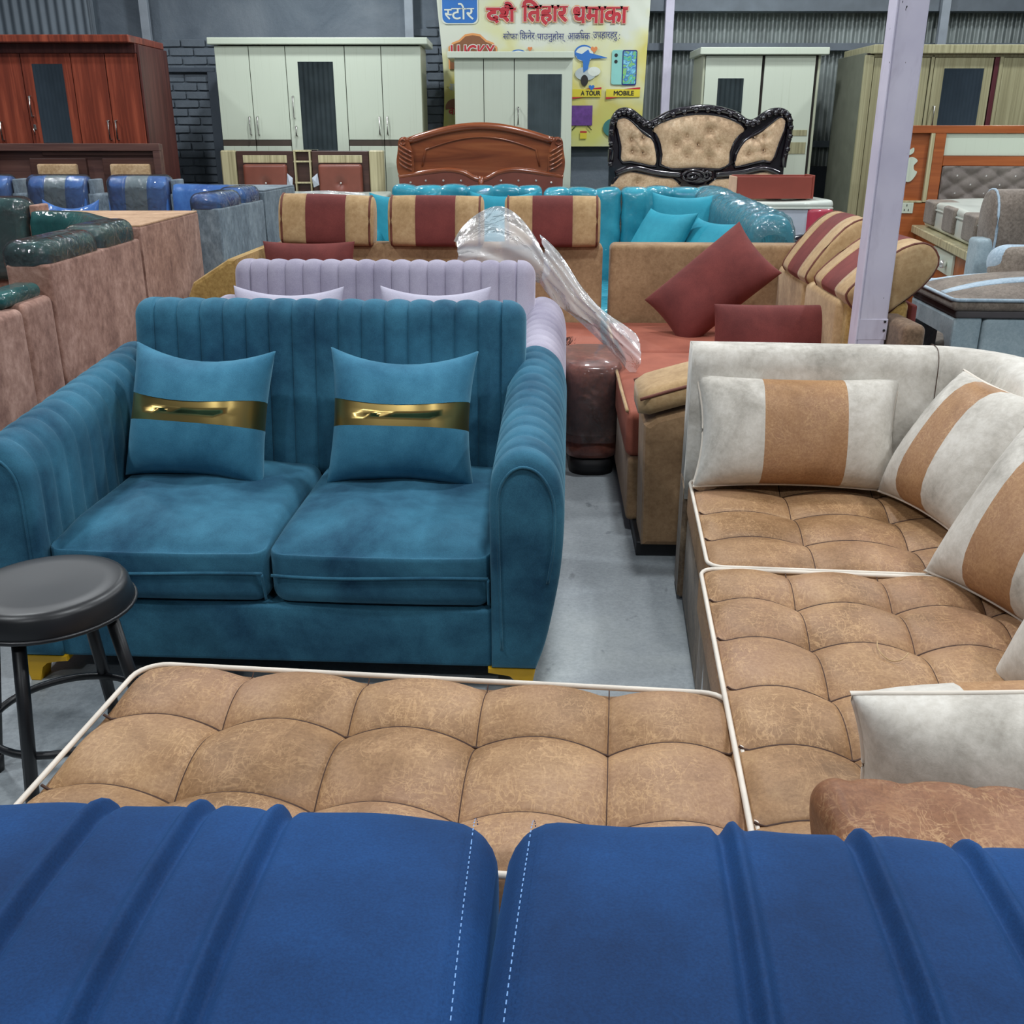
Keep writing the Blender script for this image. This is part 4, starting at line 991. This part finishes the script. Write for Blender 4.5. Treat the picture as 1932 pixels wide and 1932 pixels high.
rect('television_print', .56, .775, 1.50, 1.68, M['bn_purple'], -.007); tube('television_leg', [(.62 + B, -.009, 1.50), (.58 + B, -.009, 1.46)], .004, M['bn_black'], T); tube('television_leg', [(.73 + B, -.009, 1.50), (.77 + B, -.009, 1.46)], .004, M['bn_black'], T)
rect('price_tag', .66, .725, 1.38, 1.44, M['bn_yellow'], -.007); rect('price_tag', .66, .725, 1.435, 1.45, M['bn_red'], -.009)
disc('drum_print', 1.0, 1.48, .12, .09, M['bn_teal'], -.007)
LT('आ', -.60, -.54, 1.81, 1.87, M['bn_grey'], -.01, .003); LT('वा', -.61, -.54, 1.60, 1.655, M['bn_red'], -.01, .003); disc('badge_print', -.55, 1.66, .09, .08, M['bn_brown'], -.006, 20, 200)

# ================================================================== BEDS AND HEADBOARDS
# padded headboard with ladder shelf
T = thing('padded_bed', 'bed with two button padded brown leather panels and pale zebra end posts', 'bed', (-1.865, 9.42, 0))
for s in (-1, 1):
    box('end_post', s * .66 - .065, s * .66 + .065, -.02, .06, 0, 1.29, M['zebra'], T, .01)
    cx = s * .335
    box('panel_frame', cx - .255, cx + .255, .0, .05, .3, 1.285, M['walnut_dark'], T, .006)
    box('inlay', cx - .195, cx + .195, -.008, .0, 1.185, 1.25, M['zebra'], T, .003)
    def pf_(P, N):
        Q = P.copy(); f = sstep(.3, .9, -N[:, 1]); d = np.zeros(len(P))
        for bx, bz in ((0, .05), (-.12, -.10), (.12, -.10)): d += np.exp(-((P[:, 0] - bx) ** 2 + (P[:, 2] - bz) ** 2) / .0012)
        Q[:, 1] += f * .028 * np.clip(d, 0, 1); return Q
    pd = rbox('leather_pad', (.39, .07, .42), .025, M['leather_brown'], T, (cx, -.02, .965), n=(24, 1, 24), fn=pf_)
    for bx, bz in ((0, .05), (-.12, -.10), (.12, -.10)): ball('button', .011, M['crystal'], pd, (bx, -.018, bz), sub=1)
    obj('torn_wrap', [(cx - s * .20, -.062, 1.1), (cx - s * .25, -.07, 1.06), (cx - s * .24, -.066, .98), (cx - s * .19, -.06, 1.0), (cx - s * .22, -.085, 1.03)], [(0, 1, 4), (1, 2, 4), (2, 3, 4), (3, 0, 4)], M['matt_side'], T, smooth=False)
box('shelf_back', -.079, .079, .03, .05, .3, 1.29, M['walnut_dark'], T)
for z in (1.278, 1.19, 1.01): box('shelf', -.079, .079, -.02, .03, z, z + .014, M['zebra'], T, .002)
for x in (-.075, .06): box('shelf_side', x, x + .015, -.022, .029, .3, 1.277, M['zebra'], T, .002)
box('bed_base', -.72, .72, -1.42, -.03, .08, .6, M['walnut_dark'], T)
for x in (-.68, .68):
    for y in (-1.37, -.1): box('leg', x - .03, x + .03, y - .03, y + .03, 0, .08, M['walnut_dark'], T)
def mattress(name, label, loc, sx, sy, h, side, rz=0):
    t = thing(name, label, 'mattress', loc, rz)
    def fn(P, N):
        Q = P.copy(); Q[:, 2] += sstep(.3, .9, N[:, 2]) * .012 * np.sin(P[:, 0] * 5) * np.sin(P[:, 1] * 4 + 1); return Q
    rbox('top', (sx, sy, .06), .03, M['matt_white'], t, (0, 0, h - .03), n=(14, 14, 1), fn=fn)
    rbox('side', (sx - .01, sy - .01, h - .05), .03, side, t, (0, 0, (h - .05) / 2))
    pts = rrect(-sx / 2 + .002, sx / 2 - .002, -sy / 2 + .002, sy / 2 - .002, .03)
    tube('edge_tape', [(a, b, h - .055) for a, b in pts], .008, M['matt_white'], t, True)
    return t
t = mattress('mattress', 'white wrapped mattress with floral side on the padded headboard bed', (-1.80, 8.68, .602), 1.46, 1.36, .345, M['floral'])
crumple('plastic_bag', [(-1.75, 8.3, .97), (-1.55, 8.35, .99), (-1.35, 8.35, .98), (-1.18, 8.35, .965)], lambda s: .07, M['wrap_white'], 'white plastic bag lying on the mattress of the padded bed', 5, .02, (0, 1, .2), .02)

# carved brown headboard
T = thing('carved_headboard', 'glossy carved brown wooden headboard with arched top and two leather humps', 'headboard', (-.265, 9.0, 0))
A = [(-.60 + 1.2 * k / 24, 1.385 + .118 * math.sin(PI * k / 24)) for k in range(25)]
prism('arch_panel', [(-.60, .5)] + A + [(.60, .5)], 0, .05, M['carved'], T, 'xz', .006)
tube('arch_moulding', [(a * 1.02, -.012, b - .012) for a, b in A], .03, M['carved'], T, n=10)
tube('inner_moulding', [(-.50, -.008, 1.17), (-.47, -.008, 1.30)] + [(a * .78, -.008, 1.305 + .10 * math.sin(PI * k / 24)) for k, (a, b) in enumerate(A)] + [(.47, -.008, 1.30), (.50, -.008, 1.17)], .008, M['carved'], T)
for s in (-1, 1):
    pts = spline([(s * .58, 1.10), (s * .57, 1.25), (s * .60, 1.36), (s * .615, 1.395), (s * .655, 1.405), (s * .69, 1.38), (s * .70, 1.30), (s * .715, 1.2), (s * .70, 1.10), (s * .66, 1.08)], 4, True)
    e = prism('scroll_ear', [tuple(p) for p in pts], -.04, .06, M['carved'], T, 'xz', .012, seg=3)
    for k in range(5): tube('carved_flute', [tuple(p) for p in spline([(s * (.585 + .0 * k), -.045, 1.14 + .035 * k), (s * .63, -.058, 1.16 + .037 * k), (s * .69, -.045, 1.2 + .036 * k)], 5)], .0085, M['carved'], e)
    tube('carved_eye', [(s * .655 + .022 * math.cos(a), -.045, 1.365 + .022 * math.sin(a)) for a in np.linspace(0, 2 * PI, 14, endpoint=False)], .009, M['carved'], e, True)
    hump = spline([(s * .70, -.02, 1.085), (s * .60, -.03, 1.10), (s * .45, -.035, 1.125), (s * .28, -.035, 1.14), (s * .15, -.035, 1.12), (s * .06, -.035, 1.075), (0, -.035, 1.06)], 6)
    tube('hump_rail', hump.tolist(), .022, M['carved'], T, n=8)
    pad = prism('leather_pad', [(s * .69, .7)] + [(p[0], p[2] - .012) for p in hump] + [(0, .7)], -.045, .0, M['leather_brown'], T, 'xz', .014)
    for bx in (.17, .32, .47, .6): ball('button', .011, M['crystal'], pad, (s * bx, -.046, 1.055 if bx < .5 else 1.04), sub=1)
box('lower_board', -.70, .70, .0, .05, .04, .69, M['carved'], T); tube('centre_drop', [(0, -.04, 1.09), (0, -.045, 1.02), (0, -.04, .7)], .025, M['carved'], T, n=8)
for x in (-.66, .66): box('leg', x - .04, x + .04, .0, .05, 0, .04, M['carved'], T)

# black carved bed
kx, kz = .00451, .00428
P2 = lambda px, py: ((px - 1318) * kx, 1.65 - (py - 200) * kz)
T = thing('black_bed', 'ornate black carved bed with three cream button tufted headboard panels', 'bed', (1.585, 9.0, 0))
out = [(1150, 430), (1150, 300), (1150, 250), (1152, 225), (1160, 210), (1172, 205), (1186, 208), (1200, 218), (1216, 229), (1232, 225), (1255, 212), (1285, 204), (1318, 200), (1350, 203), (1382, 212), (1404, 226), (1420, 226), (1434, 215), (1450, 207), (1468, 206), (1481, 214), (1487, 232), (1486, 260), (1481, 310), (1480, 430)]
so = spline([P2(*q) for q in out], 3)
prism('frame', [tuple(p) for p in so], 0, .05, M['ebony'], T, 'xz', .01)
top = [p for p in so[6:-6]]
tube('outer_moulding', [(p[0] * .985, -.012, p[1] - .018) for p in so[3:-3]], .026, M['ebony'], T, n=8)
for k in range(3, len(so) - 4, 1):
    p = so[k]; ball('carved_leaf', .02, M['ebony'], T, (p[0] * .99, -.03 - .01 * (k % 2), p[1] - .012 - .022 * (k % 2)), (1.2, .7, .7 + .5 * (k % 2)), 1)
PN = {'left': [(1160, 232), (1166, 223), (1178, 222), (1190, 230), (1205, 244), (1222, 255), (1233, 268), (1238, 290), (1237, 312), (1215, 309), (1190, 304), (1171, 303), (1170, 275)],
      'centre': [(1228, 240), (1255, 226), (1285, 218), (1318, 215), (1350, 218), (1380, 227), (1402, 242), (1386, 262), (1378, 285), (1372, 316), (1318, 317), (1252, 316), (1247, 290), (1240, 262)],
      'right': [(1388, 290), (1398, 270), (1412, 257), (1432, 246), (1450, 232), (1464, 221), (1474, 224), (1476, 240), (1467, 270), (1457, 303), (1440, 302), (1415, 308), (1388, 314), (1386, 305)],
      'low_left': [(1162, 360), (1164, 335), (1185, 322), (1215, 326), (1250, 333), (1278, 337), (1278, 360)], 'low_right': [(1345, 360), (1346, 338), (1380, 334), (1420, 326), (1450, 322), (1470, 335), (1472, 360)]}
TU = {'left': [(1190, 262), (1212, 258), (1192, 285), (1214, 288)], 'centre': [(1294, 255), (1336, 245), (1274, 270), (1316, 272), (1354, 272), (1295, 292), (1338, 296)], 'right': [(1420, 258), (1438, 256), (1412, 288), (1440, 283)], 'low_left': [(1205, 342)], 'low_right': [(1400, 345)]}
for key, pl in PN.items():
    o2 = spline([P2(*q) for q in pl], 6, True); c = o2.mean(0); tf = [P2(*q) for q in TU[key]]; SG = [(a, b) for ia, a in enumerate(tf) for b in tf[ia + 1:] if .02 < math.hypot(a[0] - b[0], a[1] - b[1]) < .16]
    V = []; m = len(o2); F = []; rr_ = [1, .985, .95, .9] + list(np.linspace(.84, .06, 16))
    for r_ in rr_:
        for p in o2:
            q = c + (p - c) * r_; dep = .048 * (1 - r_ ** 4) ** .5 + .004
            dep -= .036 * sum(math.exp(-((q[0] - a) ** 2 + (q[1] - b) ** 2) / .0016) for a, b in tf)
            for (a0, b0), (a1, b1) in SG:
                l2 = (a1 - a0) ** 2 + (b1 - b0) ** 2; tt = max(0, min(1, ((q[0] - a0) * (a1 - a0) + (q[1] - b0) * (b1 - b0)) / l2))
                dep -= .008 * math.exp(-((q[0] - a0 - tt * (a1 - a0)) ** 2 + (q[1] - b0 - tt * (b1 - b0)) ** 2) / .00012)
            V.append((q[0], -dep, q[1]))
    V.append((c[0], V[-1][1], c[1]))
    for i in range(len(rr_) - 1):
        for j in range(m): F.append((i * m + j, i * m + (j + 1) % m, (i + 1) * m + (j + 1) % m, (i + 1) * m + j))
    for j in range(m): F.append(((len(rr_) - 1) * m + j, (len(rr_) - 1) * m + (j + 1) % m, len(V) - 1))
    pd = obj('tufted_panel', V, F, M['leather_cream'], T)
    for a, b in tf: ball('button', .009, M['leather_cream'], pd, (a, -.026, b), sub=1)
    tube('panel_moulding', [(p[0], -.012, p[1]) for p in o2[::4]], .017, M['ebony'], T, True, 7)
sc = [(.105 * (1 - k / 40) ** .8 * math.cos(k * .36) - .05, -.06 - .0008 * k, 1.09 + .055 * (1 - k / 40) * math.sin(k * .36)) for k in range(38)]
tube('carved_scroll', sc, .013, M['ebony'], T)
sc = [(.06 * (1 - k / 30) * math.cos(k * .42 + 2) + .07, -.06, 1.10 + .05 * (1 - k / 30) * math.sin(k * .42 + 2)) for k in range(28)]
tube('carved_scroll', sc, .012, M['ebony'], T)
ball('scroll_boss', .09, M['ebony'], T, (0, -.02, 1.08), (1.3, .5, .75))
for s in (-1, 1): tube('swept_rail', [tuple(p) for p in spline([(s * .70, -.03, 1.11), (s * .55, -.04, 1.155), (s * .36, -.045, 1.12), (s * .15, -.05, 1.10)], 6)], .024, M['ebony'], T, n=8)
box('bed_base', -.74, .78, -1.42, -.02, .1, .60, M['ebony'], T)
tube('foot_scroll', [tuple(p) for p in spline([(.40, -1.49, .66), (.52, -1.51, .70), (.66, -1.51, .68), (.74, -1.49, .58), (.76, -1.49, .42)], 6)], .05, M['ebony'], T, n=10)
ball('foot_knob', .09, M['leather_cream'], T, (.55, -1.50, .57))
for x in (-.7, .72):
    for y in (-1.37, -.1): box('leg', x - .04, x + .04, y - .04, y + .04, 0, .1, M['ebony'], T)
t = mattress('mattress', 'white mattress with a red star printed end cap on the black bed', (1.62, 8.25, .602), 1.45, 1.34, .376, M['matt_side'])
rbox('end_cap', (.20, .22, .33), .04, M['matt_red'], t, (.632, -.575, .165))
st = [(.632 + (.05 if k % 2 == 0 else .022) * math.sin(2 * PI * k / 10), .20 + (.05 if k % 2 == 0 else .022) * math.cos(2 * PI * k / 10)) for k in range(10)]
tube('star_print', [(a, -.688, b) for a, b in st], .004, M['bn_white'], t, True)
t = thing('wooden_box', 'open red brown board box lying on the white mattress', 'box', (1.90, 7.80, .984), -1)
box('front_board', -.25, .30, -.12, -.105, 0, .155, M['red_board'], t); box('back_board', -.25, .30, .105, .12, 0, .16, M['red_board'], t)
box('end_board', -.266, -.251, -.13, .12, 0, .155, M['raw_board'], t); box('end_board', .301, .316, -.12, .12, 0, .165, M['red_board'], t); box('bottom_board', -.25, .30, -.104, .104, 0, .012, M['red_board'], t)

# walnut headboard at the left
T = thing('walnut_bed', 'dark walnut bed headboard with beige pads in front of the red wardrobe', 'bed', (-3.38, 8.3, 0))
box('back_board', -1.1, .63, .02, .06, .05, 1.355, M['walnut'], T)
box('top_rail', -1.1, .63, -.03, .02, 1.305, 1.36, M['walnut'], T); box('recess', -.30, .57, .0, .019, 1.27, 1.304, M['walnut_dark'], T)
box('end_stile', .575, .63, -.03, .019, .05, 1.304, M['walnut'], T)
for cx in (-.17, .40):
    box('pad_frame', cx - .23, cx + .21, -.02, .019, .6, 1.25, M['walnut_dark'], T); rbox('pad', (.31, .05, .5), .015, M['beige_pad'], T, (cx - .01, -.035, .96))
box('bed_base', -.55, .6, -.2, -.065, .0, .55, M['walnut_dark'], T)
t = thing('bed_end', 'red brown glossy board end just entering the picture at the left edge', 'board', (-4.06, 8.16, 0))
box('board', -.5, .065, 0, .04, 0, 1.295, M['redwood'], t); box('inset', -.45, .02, -.006, 0, .8, 1.15, M['dark_gap'], t)

# orange bed on the right
T = thing('orange_bed', 'orange brown bed with tufted grey headboard panel, cream ledge and crystal studs', 'bed', (3.1, 8.2, 0), -11)
box('headboard', -.28, 2.2, .05, .11, .1, 1.49, M['orange'], T)
box('top_rail', -.28, 2.2, -.02, .05, 1.435, 1.49, M['orange'], T); box('left_stile', -.28, -.16, -.02, .05, .1, 1.434, M['orange'], T)
box('niche_back', -.159, .13, .03, .049, .93, 1.434, M['orange'], T); box('niche_edge', .115, .145, -.022, .03, .93, 1.434, M['zebra'], T); box('niche_sill', -.159, .114, -.022, .03, .925, .94, M['zebra'], T)
box('stile', .146, .225, -.02, .05, .1, 1.434, M['orange'], T); box('mid_rail', .226, 2.2, -.02, .05, 1.20, 1.27, M['orange'], T)
box('cream_panel', .226, 2.2, .0, .05, 1.272, 1.434, M['cream'], T)
box('lower_board', -.159, 2.2, -.015, .05, .1, .924, M['orange'], T); box('socket_plate', -.045, .055, -.026, -.0155, .845, .925, M['cream'], T)
sk = bpy.data.objects['socket_plate']
for dx, dz in ((0, .02), (-.015, -.015), (.015, -.015)): box('socket_slot', dx - .003, dx + .003, -.0065, -.0052, dz - .008, dz + .008, M['metal_black'], sk, 0)
def tfn(P, N):
    Q = P.copy(); f = sstep(.3, .9, -N[:, 1])
    d = np.abs(np.sin(PI * (P[:, 0] / .21 + P[:, 2] / .13))) * np.abs(np.sin(PI * (P[:, 0] / .21 - P[:, 2] / .13))); Q[:, 1] -= f * .03 * (d ** .4 - .8); return Q
tp_ = rbox('tufted_panel', (1.9, .07, .27), .02, M['grey_tuft'], T, (1.18, -.005, 1.065), n=(120, 1, 18), fn=tfn)
for i in range(-4, 5):
    for k in (-1, 0, 1):
        x = i * .21 + (.105 if k == 0 else 0); z = k * .065
        if abs(x) < .92: ball('crystal_stud', .0125, M['crystal'], tp_, (x, -.032, z), sub=1)
# fruit shaped emblem with a bite on the niche back
ap = spline([(-.0, .085), (.03, .098), (.065, .085), (.078, .066), (.058, .045), (.053, .02), (.068, -.005), (.085, -.012), (.07, -.05), (.045, -.082), (.02, -.088), (0, -.082), (-.02, -.088), (-.045, -.082), (-.075, -.045), (-.088, 0), (-.08, .05), (-.05, .09), (-.02, .092)], 4, True)
prism('emblem', [(a - .03, b + 1.165) for a, b in ap], .018, .029, M['cream'], T, 'xz', .002)
lf = spline([(.0, .115), (.005, .145), (.035, .165), (.04, .135), (.02, .115)], 4, True)
prism('emblem_leaf', [(a - .028, b + 1.165) for a, b in lf], .018, .029, M['cream'], T, 'xz', .002)
box('side_board', .10, 2.0, -2.5, -.03, .05, .70, M['orange'], T); box('ledge', .06, 2.05, -2.52, -.03, .702, .76, M['zebra'], T, .006)
dr = box('drawer', .08, .10, -1.5, -.86, .545, .685, M['cream'], T)
for y in (-.17, .17): ball('knob', .028, M['crystal'], dr, (-.035, y, 0), (1, 1, 1), 2)
t = mattress('mattress', 'pale wrapped mattress with brown grey patches on the orange bed', (3.78, 6.84, .765), 1.62, 2.1, .20, M['matt_white'], -11)
for y in (.80, .12, -.5):
    rbox('plush_patch', (.20, .34, .17), .02, M['taupe'], t, (-.73, y, .115))
